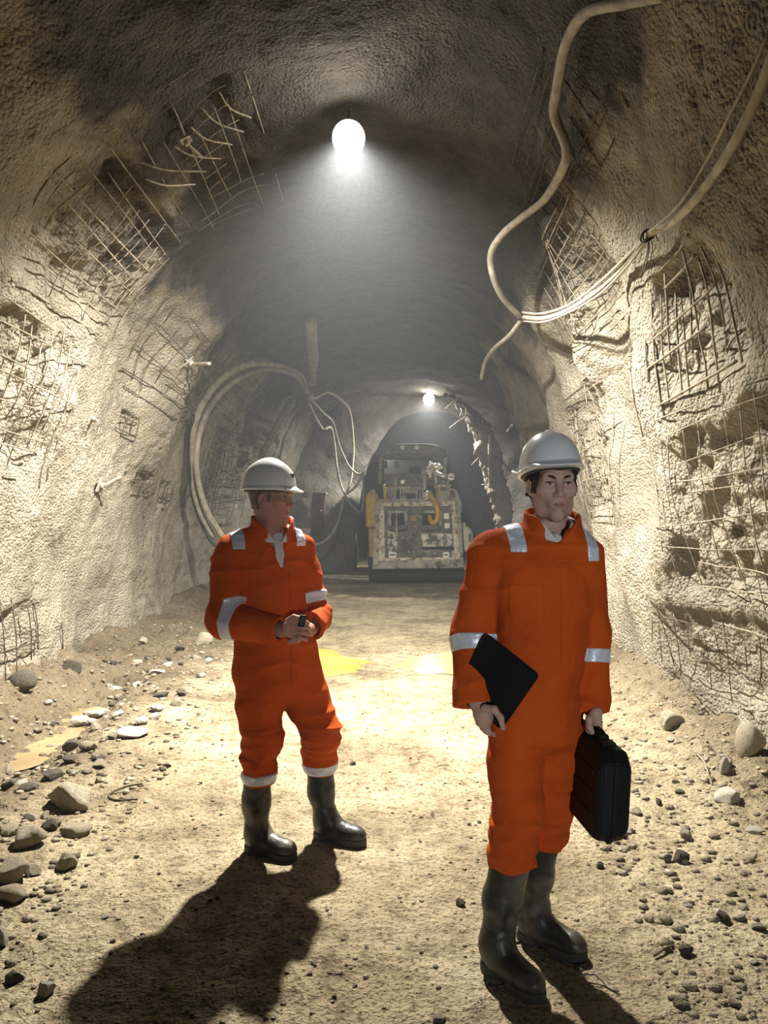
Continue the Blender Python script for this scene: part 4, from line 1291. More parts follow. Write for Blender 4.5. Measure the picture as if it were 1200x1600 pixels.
S.cone(jl(434, 832, -0.07), jl(439, 864, -0.092), 0.024, 0.004, 0.004, 'cut')
collar(S, jl(426, 830, 0.0), ll, fl_, 0.076, 0.082, 1.475, 1.560, 0.058)
S.obj('shirt', M['shirt'], pl)
boot(pl, on_floor(386, 1327), on_floor(461, 1345), jl(403, 1208, -0.03), 0.068, 'dark rubber boot with muddy pale toe')
boot(pl, on_floor(493, 1307), on_floor(570, 1322), jl(500, 1192, 0.10), 0.068, 'dark rubber boot set further back')
# what he holds
dv = empty('handheld_device', jl(472, 972, -0.33)); dv['in_place'] = 1
tag(dv, 'small black handheld device clasped in the hands of the left man', 'device')
Rd = Matrix.Rotation(0.2, 3, 'Y') @ Matrix.Rotation(0.3, 3, 'Z')
box('casing', jl(472, 970, -0.332), (0.026, 0.018, 0.052), M['black_plastic'], dv, Rd, 0.004)
box('clip', jl(472, 970, -0.3425), (0.012, 0.004, 0.036), M['helmet_dark'], dv, Rd, 0.0015)

# ================================================================== loader at the tunnel end
M['machine'] = rough_mat('machine', [(0.3, (0.22, 0.195, 0.155)), (0.52, (0.42, 0.38, 0.30)), (0.7, (0.58, 0.53, 0.42))], 3.5, 0.75, bump=((30.0, 1.0),), bump_dist=0.006, stain=(6.0, 0.52, 0.66, (0.09, 0.075, 0.06)))
M['machine_dark'] = rough_mat('machine_dark', [(0.35, (0.075, 0.068, 0.06)), (0.6, (0.19, 0.17, 0.14))], 4.0, 0.8, bump=((30.0, 1.0),), bump_dist=0.006, stain=(7.0, 0.55, 0.68, (0.30, 0.27, 0.21)))
M['peeling'] = rough_mat('peeling', [(0.36, (0.24, 0.12, 0.08)), (0.44, (0.52, 0.46, 0.36)), (0.6, (0.78, 0.71, 0.56))], 9.0, 0.8, bump=((40.0, 1.0),), bump_dist=0.006)
M['drip'] = rough_mat('drip', [(0.42, (0.12, 0.11, 0.09)), (0.5, (0.5, 0.45, 0.36)), (0.65, (0.78, 0.72, 0.58))], 7.0, 0.8, bump=((40.0, 1.0),), bump_dist=0.004)
M['yellow'] = rough_mat('yellow', [(0.35, (0.45, 0.27, 0.03)), (0.6, (0.68, 0.44, 0.05)), (0.75, (0.5, 0.36, 0.14))], 4.0, 0.6, bump=((30.0, 1.0),), bump_dist=0.004)
M['ochre'] = rough_mat('ochre', [(0.35, (0.30, 0.19, 0.07)), (0.65, (0.45, 0.31, 0.13))], 4.0, 0.75, bump=((30.0, 1.0),), bump_dist=0.004)
M['pale_paint'] = rough_mat('pale_paint', [(0.35, (0.5, 0.46, 0.34)), (0.65, (0.7, 0.65, 0.5))], 4.0, 0.6, bump=((30.0, 1.0),), bump_dist=0.004)
M['black'] = plain('black', (0.008, 0.008, 0.008), 0.8)
M['tyre'] = plain('tyre', (0.018, 0.017, 0.016), 0.85, bump=0.01)
M['glass_dark'] = plain('glass_dark', (0.03, 0.035, 0.04), 0.15, spec=0.6)
M['bright_metal'] = plain('bright_metal', (0.75, 0.72, 0.62), 0.45, metallic=0.2)

VY = 17.3
def q(cx, cy, dy=0.0):
    """point on the machine from the enlarged view of it"""
    return at(540 + cx / 4.0, 590 + cy / 4.0, VY + dy)
ve = empty('loader', (0.745, 17.3, 0)); ve['in_place'] = 1
tag(ve, 'dusty low underground loader with canopy parked at the tunnel end', 'loader')
def plate(name, poly, dy, thick, mat, parent=ve, bevel=0.01):
    """polygon given in the enlarged view, pushed back from depth dy by thick"""
    bm = bmesh.new()
    P3 = [q(x, y, dy) for x, y in poly]
    add_prism(bm, [(p.x, p.z) for p in P3], VY + dy, VY + dy + thick, 'XZ', bevel)
    return bm_obj(name, bm, mat, parent)
def rect(x0, y0, x1, y1): return [(x0, y0), (x1, y0), (x1, y1), (x0, y1)]

hull = plate('hull', [(200, 775), (690, 768), (722, 850), (738, 1165), (168, 1185), (185, 790)], 0.10, 4.6, M['machine'])
plate('rear_panel', rect(238, 800, 664, 1130), 0.055, 0.06, M['machine_dark'])
plate('frame_bar', [(212, 778), (690, 770), (684, 802), (222, 806)], 0.0, 0.12, M['peeling'])
plate('frame_bar', [(214, 806), (242, 806), (246, 1132), (206, 1138)], 0.0, 0.12, M['peeling'])
plate('frame_bar', [(658, 802), (686, 800), (718, 1135), (684, 1132)], 0.0, 0.12, M['peeling'])
plate('frame_bar', [(206, 1128), (718, 1122), (720, 1142), (204, 1148)], -0.01, 0.12, M['peeling'])
plate('counterweight', [(228, 1144), (712, 1136), (742, 1168), (742, 1192), (160, 1198)], -0.06, 0.9, M['machine'], bevel=0.02)
plate('belly', [(165, 1196), (740, 1190), (738, 1262), (172, 1270)], 0.25, 3.8, M['black'])
# openings in the rear panel
for (x0, x1) in ((268, 384), (466, 598)):
    o = plate('opening', rect(x0, 830, x1, 950), 0.02, 0.05, M['machine'], bevel=0.006)
    plate('hole', rect(x0 + 18, 848, x1 - 18, 925), 0.012, 0.02, M['black'], o, 0.0)
    plate('sill', [(x0 - 8, 924), (x1 + 8, 922), (x1 - 6, 952), (x0 + 8, 955)], -0.09, 0.16, M['machine_dark'], o, 0.01)
    plate('jamb', rect(x0 - 4, 830, x0 + 16, 928), -0.03, 0.08, M['machine'], o, 0.006)
    plate('jamb', rect(x1 - 16, 830, x1 + 4, 928), -0.03, 0.08, M['machine'], o, 0.006)
plate('lever', rect(311, 850, 325, 1015), -0.10, 0.03, M['machine'])
plate('drip_stain', [(262, 960), (330, 960), (318, 1085), (300, 1040), (285, 1100), (265, 1080)], 0.045, 0.012, M['drip'], bevel=0.0)
plate('inspection_cover', rect(474, 975, 670, 1058), 0.025, 0.04, M['drip'], bevel=0.006)
plate('slot', rect(480, 1059, 676, 1073), 0.015, 0.05, M['black'], bevel=0.0)
plate('nameplate', rect(408, 862, 442, 898), 0.035, 0.025, M['ochre'], bevel=0.004)
plate('nameplate', rect(614, 846, 646, 884), 0.03, 0.03, M['bright_metal'], bevel=0.004)
plate('nameplate', rect(620, 910, 650, 942), 0.03, 0.03, M['bright_metal'], bevel=0.004)
for (x0, x1) in ((268, 318), (608, 648)):
    lg = plate('towing_lug', rect(x0, 1090, x1, 1130), -0.04, 0.1, M['bright_metal'], bevel=0.01)
    plate('pin_slot', rect(x0 + 8, 1104, x1 - 8, 1112), -0.05, 0.03, M['black'], lg, 0.0)
c0 = q(460, 1098, -0.06)
cyl('tow_hook', c0, c0 + Vector((0, 0.14, 0)), 0.085, M['machine_dark'], ve, seg=20, bevel=0.01)
for (x, y) in ((360, 1000), (430, 930), (560, 1100), (395, 1090), (250, 1010), (640, 1000), (700, 900), (228, 870), (228, 1060), (700, 1080), (350, 788), (560, 786)):
    c0 = q(x, y, -0.02)
    cyl('bolt', c0, c0 + Vector((0, 0.1, 0)), 0.028, M['machine'], ve, seg=8)
tube('hose', [q(505, 728, 0.1), q(535, 742, -0.10), q(562, 790, -0.18), q(577, 850, -0.2), q(565, 898, -0.18), q(540, 906, -0.12), q(527, 880, -0.02), q(524, 866, 0.06)], 0.058, M['yellow'], ve, 10, 0.06)
cl_ = q(512, 735, 0.05); cyl('hose_coupling', cl_ + Vector((-0.09, 0, -0.02)), cl_ + Vector((0.09, -0.06, 0.03)), 0.09, M['bright_metal'], ve, seg=12, bevel=0.01)
# engine deck above the panel
for i in range(6):
    plate('grille_slat', rect(250 + 11 * i, 682, 257 + 11 * i, 772), 0.35, 0.05, M['machine'], bevel=0.004)
plate('grille_box', rect(244, 676, 318, 776), 0.42, 0.6, M['machine_dark'])
plate('rail_post', rect(304, 622, 322, 702), 0.25, 0.08, M['machine'])
plate('rail_post', rect(484, 610, 503, 700), 0.25, 0.08, M['machine'])
plate('cross_rail', rect(304, 680, 503, 697), 0.24, 0.1, M['machine'])
plate('cross_plate', rect(330, 648, 488, 682), 0.3, 0.06, M['machine_dark'])
c0 = q(356, 652, 0.26); cyl('gauge', c0, c0 + Vector((0, 0.06, 0)), 0.05, M['bright_metal'], ve, seg=14)
hb = plate('hitch_frame', rect(368, 700, 452, 760), 0.2, 0.25, M['machine'])
plate('hitch_hole', rect(382, 724, 438, 754), 0.19, 0.05, M['black'], hb, 0.0)
for x in (340, 356, 462, 478):
    plate('strut', rect(x, 698, x + 10, 772), 0.22, 0.07, M['machine'])
plate('tank_box', rect(592, 676, 656, 762), 0.2, 0.7, M['machine'], bevel=0.015)
plate('tank_lid', rect(588, 668, 660, 680), 0.18, 0.74, M['peeling'], bevel=0.006)
for (x, y0, y1, mt) in ((244, 668, 776, 'yellow'), (572, 660, 768, 'ochre')):
    tube('pipe', [q(x - 6, y0, 0.25), q(x + 2, (y0 + y1) / 2, 0.2), q(x + 4, y1, 0.15)], 0.035, M[mt], ve, 8)
plate('deck', rect(195, 758, 700, 790), 0.15, 4.4, M['machine'])
# flanks
sd = plate('fender', [(150, 706), (192, 730), (196, 935), (128, 938), (124, 740)], 0.15, 1.5, M['yellow'], bevel=0.04)
plate('fender_step', [(142, 942), (190, 942), (194, 1110), (170, 1128), (148, 1125)], 0.2, 1.4, M['ochre'], bevel=0.03)
plate('fender_top', [(150, 700), (180, 700), (222, 770), (200, 778)], 0.2, 1.4, M['machine'], bevel=0.01)
plate('side_armour', [(668, 690), (694, 700), (728, 790), (728, 848), (700, 840)], 0.2, 2.0, M['machine'], bevel=0.02)
plate('side_tank', [(722, 925), (765, 925), (796, 965), (796, 1070), (782, 1090), (738, 1090), (724, 1060)], 0.6, 1.2, M['pale_paint'], bevel=0.05)
plate('side_step', rect(726, 905, 750, 926), 0.7, 0.5, M['pale_paint'])
plate('tank_mark', rect(770, 975, 786, 1025), 0.58, 0.05, M['machine_dark'], bevel=0.0)
# wheels
for (x, dy) in ((205, 0.9), (690, 0.9), (205, 5.0), (690, 5.0)):
    cx_ = q(x, 1200, 0).x
    w = 0.24
    bm = bmesh.new()
    seg = 36
    prof = [(-w, 0.36), (-w, 0.50), (-w * 0.8, 0.58), (w * 0.8, 0.58), (w, 0.50), (w, 0.36)]
    rings = [[bm.verts.new((cx_ + a, VY + dy + r * math.cos(2 * math.pi * i / seg), 0.575 + r * math.sin(2 * math.pi * i / seg) * (1 if not (i % 3 == 0 and r > 0.55) else 0.975))) for i in range(seg)] for a, r in prof]
    for a, b in zip(rings, rings[1:]):
        for i in range(seg): bm.faces.new((a[i], a[(i + 1) % seg], b[(i + 1) % seg], b[i]))
    bm.faces.new(rings[0]); bm.faces.new(rings[-1])
    wh = bm_obj('wheel', bm, M['tyre'], ve)
    cyl('hub', (cx_ - w - 0.03, VY + dy, 0.575), (cx_ + w + 0.03, VY + dy, 0.575), 0.2, M['machine_dark'], wh, seg=16, bevel=0.02)
# canopy and cab
CD = 2.0
def qc(cx, cy, dd=0.0): return q(cx, cy, CD + dd)
bm = bmesh.new()
n = 12
top = [qc(195 + (645 - 195) * i / n, 460 - 48 * (1 - (2 * i / n - 1) ** 4) ** 1.0 + (8 if i in (0, n) else 0)) for i in range(n + 1)]
bot = [qc(195 + (645 - 195) * i / n, 500 - 30 * (1 - (2 * i / n - 1) ** 4)) for i in range(n + 1)]
poly = [(p.x, p.z) for p in top] + [(p.x, p.z) for p in reversed(bot)]
add_prism(bm, poly, VY + CD, VY + CD + 1.7, 'XZ', 0.01)
roof = bm_obj('canopy_roof', bm, M['machine_dark'], ve)
for x in (355, 445):
    c0 = qc(x, 437, -0.06); lp = cyl('work_light', c0, c0 + Vector((0, 0.1, 0)), 0.075, M['machine_dark'], roof, seg=16, bevel=0.01)
    c1 = qc(x, 437, -0.066); cyl('work_light_glass', c1, c1 + Vector((0, 0.02, 0)), 0.055, M['bright_metal'], roof, seg=16)
for x0, x1 in ((205, 230), (610, 635)):
    plate('canopy_post', [(x0 + 8, 495), (x1, 495), (x1 - 4, 665), (x0 - 6, 665)], CD + 0.02, 0.1, M['machine'])
    plate('canopy_post', [(x0 + 14, 490), (x1 - 4, 490), (x1 - 8, 665), (x0 + 2, 665)], CD + 1.4, 0.1, M['machine_dark'])
plate('cab_back', rect(238, 600, 612, 672), CD + 0.05, 0.06, M['machine_dark'])
plate('cab_screen', rect(240, 512, 610, 604), CD + 0.5, 0.03, M['glass_dark'])
for x in (248, 320):
    c0 = qc(x, 532, -0.02); cyl('rear_lamp', c0, c0 + Vector((0, 0.08, 0)), 0.06, M['machine_dark'], ve, seg=12, bevel=0.01)
plate('seat_back', [(400, 560), (470, 556), (478, 640), (392, 642)], CD + 0.3, 0.14, M['black'], bevel=0.03)
# bright tangle of fittings right of the rail and the round mirror
random.seed(4)
for i in range(14):
    x, y = 520 + random.random() * 80, 545 + random.random() * 70
    c0 = q(x, y, 0.5 + random.random() * 0.3)
    d = Vector((random.uniform(-1, 1), random.uniform(-.4, .4), random.uniform(-1, 1))).normalized() * random.uniform(0.05, 0.14)
    cyl('fitting', c0 - d, c0 + d, random.uniform(0.02, 0.045), M['bright_metal'], ve, seg=8)
tube('fitting_post', [q(560, 690, 0.6), q(565, 640, 0.6), q(548, 570, 0.6)], 0.035, M['machine'], ve, 8)
c0 = q(660, 620, 0.7); mr = cyl('mirror', c0, c0 + Vector((0, 0.05, 0)), 0.10, M['machine_dark'], ve, seg=20, bevel=0.01)
c1 = q(660, 620, 0.695); cyl('mirror_glass', c1, c1 + Vector((0, 0.02, 0)), 0.082, M['bright_metal'], mr, seg=20)
plate('mirror_bar', rect(640, 618, 682, 625), 0.68, 0.02, M['machine_dark'], mr, 0.0)
tube('mirror_arm', [c0 + Vector((0, 0.03, 0)), q(640, 660, 0.7), q(630, 690, 0.7)], 0.02, M['machine_dark'], ve, 6)

# ================================================================== hoses and cables
_ty = np.exp(np.linspace(np.log(2.2), np.log(21.5), 420)); _tt = np.radians(np.linspace(1, 179, 480))
_TYY, _TTT = np.meshgrid(_ty, _tt, indexing='ij')
_tp = arch_full(_TYY, _TTT)
_tx = CX + F_PX * _tp[..., 0] / _tp[..., 1]; _tz = CY - F_PX * (_tp[..., 2] - CAM_Z) / _tp[..., 1]
def free(x, y, d, gap):
    """pull a point in front of the tunnel wall where it would lie inside it"""
    m_ = ((_tx - x) ** 2 + (_tz - y) ** 2) < 14 ** 2
    return min(d, float(_TYY[m_].min()) - gap) if m_.any() else d
def run(name, pts, r, mat, label, cat='cable', seg=10, step=0.05, group=None):
    pts = [(x, y, free(x, y, d, (r if np.isscalar(r) else max(r)) + 0.05)) for x, y, d in pts]
    o = tube(name, [at(*p) for p in pts], r, M[mat], None, seg, step)
    return tag(o, label, cat, group)
run('hose', [(1040, -10, 4.9), (975, 4, 5.0), (915, 20, 5.2), (884, 70, 5.5), (870, 140, 5.8), (866, 180, 6.0), (884, 228, 6.2), (880, 262, 6.4), (850, 312, 6.7), (815, 340, 7.0), (785, 366, 7.3), (767, 396, 7.6), (770, 430, 7.8), (786, 466, 8.1), (812, 494, 8.4)], 0.034, 'hose', 'thick pale hose hanging in a wavy line from the roof at upper right', 'hose')
run('power_cable', [(1212, 70, 3.0), (1196, 120, 3.1), (1172, 175, 3.3), (1140, 235, 3.6), (1105, 288, 3.95), (1068, 332, 4.35), (1040, 354, 4.6), (1014, 366, 4.8), (985, 405, 5.3), (940, 450, 6.0), (890, 483, 6.8), (850, 497, 7.6), (818, 496, 8.4)], 0.024, 'cable', 'pale power cable sweeping down from the top right corner along the wall')
run('thin_cable', [(1205, 40, 3.0), (1178, 105, 3.1), (1140, 180, 3.35), (1105, 250, 3.75), (1062, 318, 4.35), (1014, 364, 4.8)], 0.008, 'cable', 'thin cable strung just above the thick power cable at upper right')
run('thin_cable', [(1013, 366, 4.8), (975, 405, 5.3), (930, 447, 6.05), (885, 478, 6.8), (845, 490, 7.6), (815, 488, 8.4)], 0.011, 'cable', 'thin cable tied above the sagging bundle on the right wall')
run('thin_cable', [(1012, 371, 4.8), (980, 416, 5.25), (935, 461, 6.0), (885, 490, 6.8), (848, 503, 7.6), (818, 502, 8.4)], 0.009, 'cable', 'thin cable tied below the sagging bundle on the right wall')
run('hose', [(816, 498, 8.45), (796, 524, 8.8), (772, 545, 9.4), (758, 566, 10.0), (752, 592, 10.4)], 0.026, 'hose', 'short hose end dropping left below the cable bundle', 'hose')
ct = empty('cable_tie', at(1013, 367, 4.78)); ct['in_place'] = 1
tag(ct, 'dark wire tie with loose ends where the cable bends on the right wall', 'cable tie')
c0 = at(1013, 367, free(1013, 367, 4.8, 0.075))
for i, (dx, dz) in enumerate(((0.0, 0.0), (-0.014, -0.012))):
    tube('loop', [c0 + Vector((dx + 0.034 * math.cos(t), 0.02 * math.sin(t * 2), dz + 0.034 * math.sin(t))) for t in np.linspace(0, 2 * math.pi, 9)], 0.006, M['black_cable'], ct, 6, 0.02)
for (x, y, d) in ((1000, 432, 4.85), (1006, 424, 4.85), (1017, 405, 4.8), (993, 392, 4.8), (1028, 378, 4.75)):
    d = free(x, y, d, 0.03)
    tube('wire_end', [c0, (c0 + at(x, y, d)) / 2 + Vector((0.012, -0.02, 0.01)), at(x, y, d)], 0.0045, M['cable'], ct, 5, 0.05)

run('hose', [(480, 614, 16.4), (472, 590, 15.9), (452, 576, 15.2), (420, 568, 14.3), (388, 569, 13.5), (355, 585, 12.8), (326, 615, 12.3), (306, 655, 12.0), (299, 700, 12.0), (301, 750, 12.2), (313, 800, 12.5), (334, 840, 12.8)], 0.055, 'hose', 'outer thick pale hose of the coil hung on the left wall', 'hose', 12, 0.1)
run('hose', [(486, 626, 16.2), (466, 592, 15.6), (440, 579, 14.9), (408, 577, 14.1), (372, 592, 13.3), (338, 622, 12.6), (316, 662, 12.1), (307, 706, 11.9), (309, 750, 12.1), (324, 800, 12.4), (350, 842, 12.7)], 0.05, 'hose', 'inner thick pale hose of the coil hung on the left wall', 'hose', 12, 0.1)
run('hose', [(302, 650, 12.2), (296, 690, 12.2), (296, 740, 12.3), (304, 785, 12.5), (318, 825, 12.7), (336, 852, 12.8), (352, 846, 12.9)], 0.032, 'black_cable', 'black hose beneath the pale coil on the left wall', 'hose', 10, 0.1)
run('pipe', [(457, 626, 18.3), (432, 668, 18.0), (407, 716, 17.7)], 0.085, 'hose', 'straight pale pipe slanting down behind the left hard hat', 'pipe', 12, 0.2)
SM = 'thin pale hoses tangled at the drift mouth'
run('thin_hose', [(484, 618, 17.0), (492, 622, 17.4), (512, 613, 18.4), (533, 625, 19.2), (547, 645, 19.8), (552, 700, 20.3), (549, 745, 20.3), (542, 770, 20.2)], 0.035, 'cable', 'thin pale hose arching over to the rock pillar left of the loader', 'hose', 8, 0.1, SM)
run('thin_hose', [(482, 628, 17.0), (493, 652, 18.0), (505, 670, 19.0), (517, 668, 19.5), (522, 690, 19.9), (528, 740, 20.1), (540, 775, 20.2), (560, 800, 20.1), (567, 790, 20.0), (568, 740, 20.0)], 0.032, 'cable', 'thin pale hose hanging in a long loop left of the loader', 'hose', 8, 0.1, SM)
run('thin_hose', [(484, 622, 17.1), (505, 645, 18.2), (520, 660, 19.0), (530, 695, 19.8), (545, 728, 20.1), (560, 741, 20.1), (569, 738, 20.0)], 0.028, 'cable', 'thin pale hose running straight down to the rock pillar', 'hose', 8, 0.1, SM)
run('thin_hose', [(537, 776, 20.1), (534, 795, 20.0), (526, 822, 19.7), (512, 842, 19.4), (498, 850, 19.2), (480, 851, 19.0)], 0.036, 'cable', 'thin pale hose curving low beside the left man shoulder', 'hose', 8, 0.1, SM)
run('thin_hose', [(541, 772, 20.15), (556, 760, 20.1), (566, 742, 20.05)], 0.03, 'cable', 'short pale hose stub joining the loops left of the loader', 'hose', 8, 0.1, SM)
for i, (x0, y0, z0, lb) in enumerate(((496, 896, 0.06, 'upper'), (498, 902, 0.05, 'lower'))):
    P = []
    for t in np.linspace(0, 1, 7):
        x, y_ = -1.62 + 1.35 * t, 19.0 - 0.55 * i + 0.25 * math.sin(3 * t + i)
        P.append((x, y_, ground(x, y_) + 0.035))
    tag(tube('ground_hose', P, 0.032, M['cable'], None, 8, 0.1), ('farther' if i == 0 else 'nearer') + ' of two pale hoses lying on the floor left of the loader', 'hose', SM)
run('hanging_pipe', [(486, 505, 15.0), (487, 535, 15.0), (489, 560, 15.0), (488, 584, 15.0), (488, 601, 15.0)], (0.10, 0.105, 0.115, 0.075), 'hose', 'short pale pipe hanging from the roof above the coiled hoses', 'pipe', 14, 0.1)

# electrical box on the dark end wall
M['box_red'] = rough_mat('box_red', [(0.3, (0.07, 0.035, 0.028)), (0.7, (0.14, 0.07, 0.055))], 6.0, 0.7, bump=((30.0, 1.0),), bump_dist=0.004)
eb = empty('electrical_box', at(497, 796, 19.6)); eb['in_place'] = 1
tag(eb, 'dark red electrical box on the rock wall between the left man and the loader', 'electrical box')
c0 = at(496, 795, 19.6)
box('casing', c0 + Vector((0, 0.15, 0)), (0.34, 0.3, 0.82), M['box_red'], eb, Matrix.Rotation(0.10, 3, 'Y'), 0.02)
box('door', c0 + Vector((0, -0.012, -0.01)), (0.29, 0.03, 0.70), M['box_red'], eb, Matrix.Rotation(0.10, 3, 'Y'), 0.01)
box('lid', c0 + Vector((0.05, 0.1, 0.43)), (0.38, 0.36, 0.035), M['pale_paint'], eb, Matrix.Rotation(0.10, 3, 'Y'), 0.008)
cyl('latch', c0 + Vector((0.10, -0.06, -0.05)), c0 + Vector((0.10, 0.0, -0.05)), 0.02, M['bright_metal'], eb, seg=10)
box('mounting_rail', c0 + Vector((0, 0.42, 0.1)), (0.08, 0.3, 0.9), M['machine_dark'], eb, None, 0.005)

# torn shotcreted mesh along the right edge of the drift mouth
def rough_strip(name, pts, rads, label, seed):
    P = spline([at(*p) for p in pts], 0.045)
    r = np.interp(np.linspace(0, 1, len(P)), np.linspace(0, 1, len(rads)), rads)
    V, F = tube_geo(P, r, 22)
    C0 = np.vstack([np.repeat(P, 22, 0), P[:1], P[-1:]])
    d = V - C0
    k = 1 + 0.55 * fbm(V * 3.1, 3, seed) + 0.35 * fbm(V * 9.0, 2, seed + 3)
    V = C0 + d * k[:, None]
    o = poly_obj(name, V, F, M['shotcrete'])
    return o
tm = empty('torn_mesh', at(790, 850, 20.6)); tm['in_place'] = 1
tag(tm, 'ragged hanging strip of torn shotcreted mesh right of the loader', 'torn mesh')
o = rough_strip('shotcrete_strip', [(694, 618, 19.9), (712, 626, 19.8), (733, 646, 19.8), (752, 676, 19.8), (762, 706, 19.8), (771, 738, 19.8), (780, 770, 19.8), (786, 806, 19.8), (792, 850, 19.8), (796, 890, 19.8)], [0.08, 0.16, 0.22, 0.30, 0.26, 0.26, 0.24, 0.22, 0.24, 0.3], '', 5)
o.parent = tm
random.seed(11)
for i in range(26):
    t = random.random()
    x, y = 700 + 85 * t ** 0.7, 622 + 180 * t ** 1.3
    a = at(x + random.uniform(-4, 6), y, 19.6)
    b_ = a + Vector((random.uniform(-0.5, 0.35), random.uniform(-0.3, 0.1), random.uniform(-0.45, 0.4)))
    tube('wire', [a, (a + b_) / 2 + Vector((0.05, 0, 0.06)), b_], 0.014, M['wire'], tm, 5, 0.08)
tube('rod', [at(766, 680, 19.4), at(765, 720, 19.4), at(766, 762, 19.4)], 0.05, M['hose'], tm, 8)
run('thin_hose', [(768, 668, 19.5), (780, 678, 19.4), (792, 674, 19.3), (800, 664, 19.8)], 0.025, 'cable', 'short drooping hose at the top of the torn mesh', 'hose', 8)
run('thin_hose', [(776, 700, 19.5), (786, 722, 19.8), (800, 736, 19.2), (815, 741, 18.6), (830, 744, 18.2)], 0.028, 'cable', 'pale hose drooping from the torn mesh toward the right hard hat', 'hose', 8)

# ================================================================== exposed wire mesh on the walls
def on_wall(Y, deg, off):
    Y = np.atleast_1d(np.asarray(Y, float)); th = np.radians(np.atleast_1d(np.asarray(deg, float)))
    p, n = arch_macro(Y, th)
    return p - n * off
def wire_mesh(label, y0, y1, a0, a1, da, dy, r, seed, mat='wire', off=0.018, loose=0.045):
    rng = random.Random(seed)
    r = r * 0.8
    cc = on_wall([(y0 + y1) / 2], [(a0 + a1) / 2], off)[0]
    root = empty('wire_mesh', Vector(cc)); root['in_place'] = 1
    tag(root, label, 'wire mesh', 'sheets of welded wire mesh on the tunnel walls')
    def wob(Y, d, k):
        q_ = np.stack([Y * 2.1, d * 0.12, np.full_like(Y, k * 3.3)], -1)
        return loose * fbm(q_, 2, seed)
    k = 0
    d = a0
    while d <= a1:                    # wires along the tunnel
        s, e = y0 + rng.uniform(0, 0.35) * (y1 - y0), y1 - rng.uniform(0, 0.35) * (y1 - y0)
        Y = np.linspace(s, e, max(6, int((e - s) / 0.14)))
        D = np.full_like(Y, d) + 0.5 * np.sin(Y * 0.9 + d)
        p_, n_ = arch_macro(Y, np.radians(D))
        P = p_ - n_ * (off + wob(Y, D, k))[:, None]
        V, F = tube_geo(P, r * rng.uniform(0.85, 1.25), 6)
        poly_obj('wire', V, F, M[mat], root)
        d += da * rng.uniform(0.85, 1.15); k += 1
    y = y0
    while y <= y1:                    # wires round the arch
        s, e = a0 + rng.uniform(0, 0.4) * (a1 - a0), a1 - rng.uniform(0, 0.4) * (a1 - a0)
        D = np.linspace(s, e, max(6, int((e - s) / 1.6)))
        Y = np.full_like(D, y) + 0.02 * np.sin(D * 0.4 + y)
        p_, n_ = arch_macro(Y, np.radians(D))
        P = p_ - n_ * (off - r * 1.6 + wob(Y, D, k))[:, None]
        V, F = tube_geo(P, r * 0.8 * rng.uniform(0.85, 1.2), 6)
        poly_obj('wire', V, F, M[mat], root)
        y += dy * rng.uniform(0.85, 1.15); k += 1
    return root
wire_mesh('wire mesh sheet with long pale wires high on the left wall', 5.1, 7.9, 38, 59, 2.5, 0.17, 0.0072, 1, 'wire')
wire_mesh('wire mesh sheet at the left edge of the picture over a dark hollow', 4.4, 7.0, 17, 37, 2.4, 0.16, 0.0075, 2, 'wire')
wm3 = wire_mesh('wire mesh with curled loose ends on the roof left of the near floodlight', 5.2, 7.7, 61, 77, 2.6, 0.22, 0.006, 3, 'wire')
wire_mesh('faint wire mesh on the left wall around the bent bolt', 8.2, 12.0, 34, 53, 2.3, 0.22, 0.008, 4, 'rusty_wire', 0.02)
wire_mesh('dark wire mesh inside the loop of coiled hoses', 13.0, 18.4, 13, 41, 2.6, 0.25, 0.011, 5, 'rusty_wire', 0.03)
wire_mesh('small patch of wire mesh in the middle of the left wall', 8.5, 9.1, 26.5, 31, 1.5, 0.12, 0.009, 6, 'rusty_wire', 0.015)
wire_mesh('two small scraps of mesh low on the left wall', 9.3, 10.2, 18, 23, 1.6, 0.2, 0.009, 7, 'rusty_wire', 0.015)
wire_mesh('scrap of wire mesh on the left wall near the coiled hoses', 10.8, 11.8, 16, 22, 1.8, 0.22, 0.009, 8, 'rusty_wire', 0.015)
wire_mesh('rusty mesh at the foot of the left wall beside the ditch', 4.3, 7.6, 0.8, 7.5, 2.0, 0.24, 0.0085, 9, 'rusty_wire', 0.035, 0.05)
wire_mesh('coarse crusted mesh over the deep hollow high on the right wall', 4.0, 5.45, 142.5, 156.5, 2.9, 0.12, 0.0105, 10, 'wire')
wire_mesh('wide wire mesh sheet on the right wall beside the right man', 3.5, 5.9, 156, 173, 1.9, 0.17, 0.0055, 11, 'wire')
wire_mesh('wire mesh sheet over hollows below the cable bundle', 6.1, 8.6, 123, 143, 2.0, 0.15, 0.0085, 12, 'wire')
wire_mesh('wire mesh on the right wall behind the right hard hat', 7.2, 10.0, 145, 167, 2.0, 0.16, 0.0075, 13, 'wire')
wire_mesh('narrow strip of mesh in the vertical groove of the right wall', 5.85, 6.75, 145, 159, 2.0, 0.13, 0.0085, 14, 'wire')
wire_mesh('bent loose mesh at the foot of the right wall', 4.2, 6.4, 171.5, 178, 1.6, 0.2, 0.0055, 15, 'rusty_wire', 0.06, 0.08)
wire_mesh('faint dark mesh on the roof between the wavy hose and the power cable', 4.6, 7.4, 112, 128, 2.2, 0.2, 0.007, 16, 'rusty_wire', 0.02)
wire_mesh('faint mesh high on the left wall above the coiled hoses', 11.2, 15.5, 40, 58, 2.4, 0.3, 0.009, 17, 'rusty_wire', 0.02)
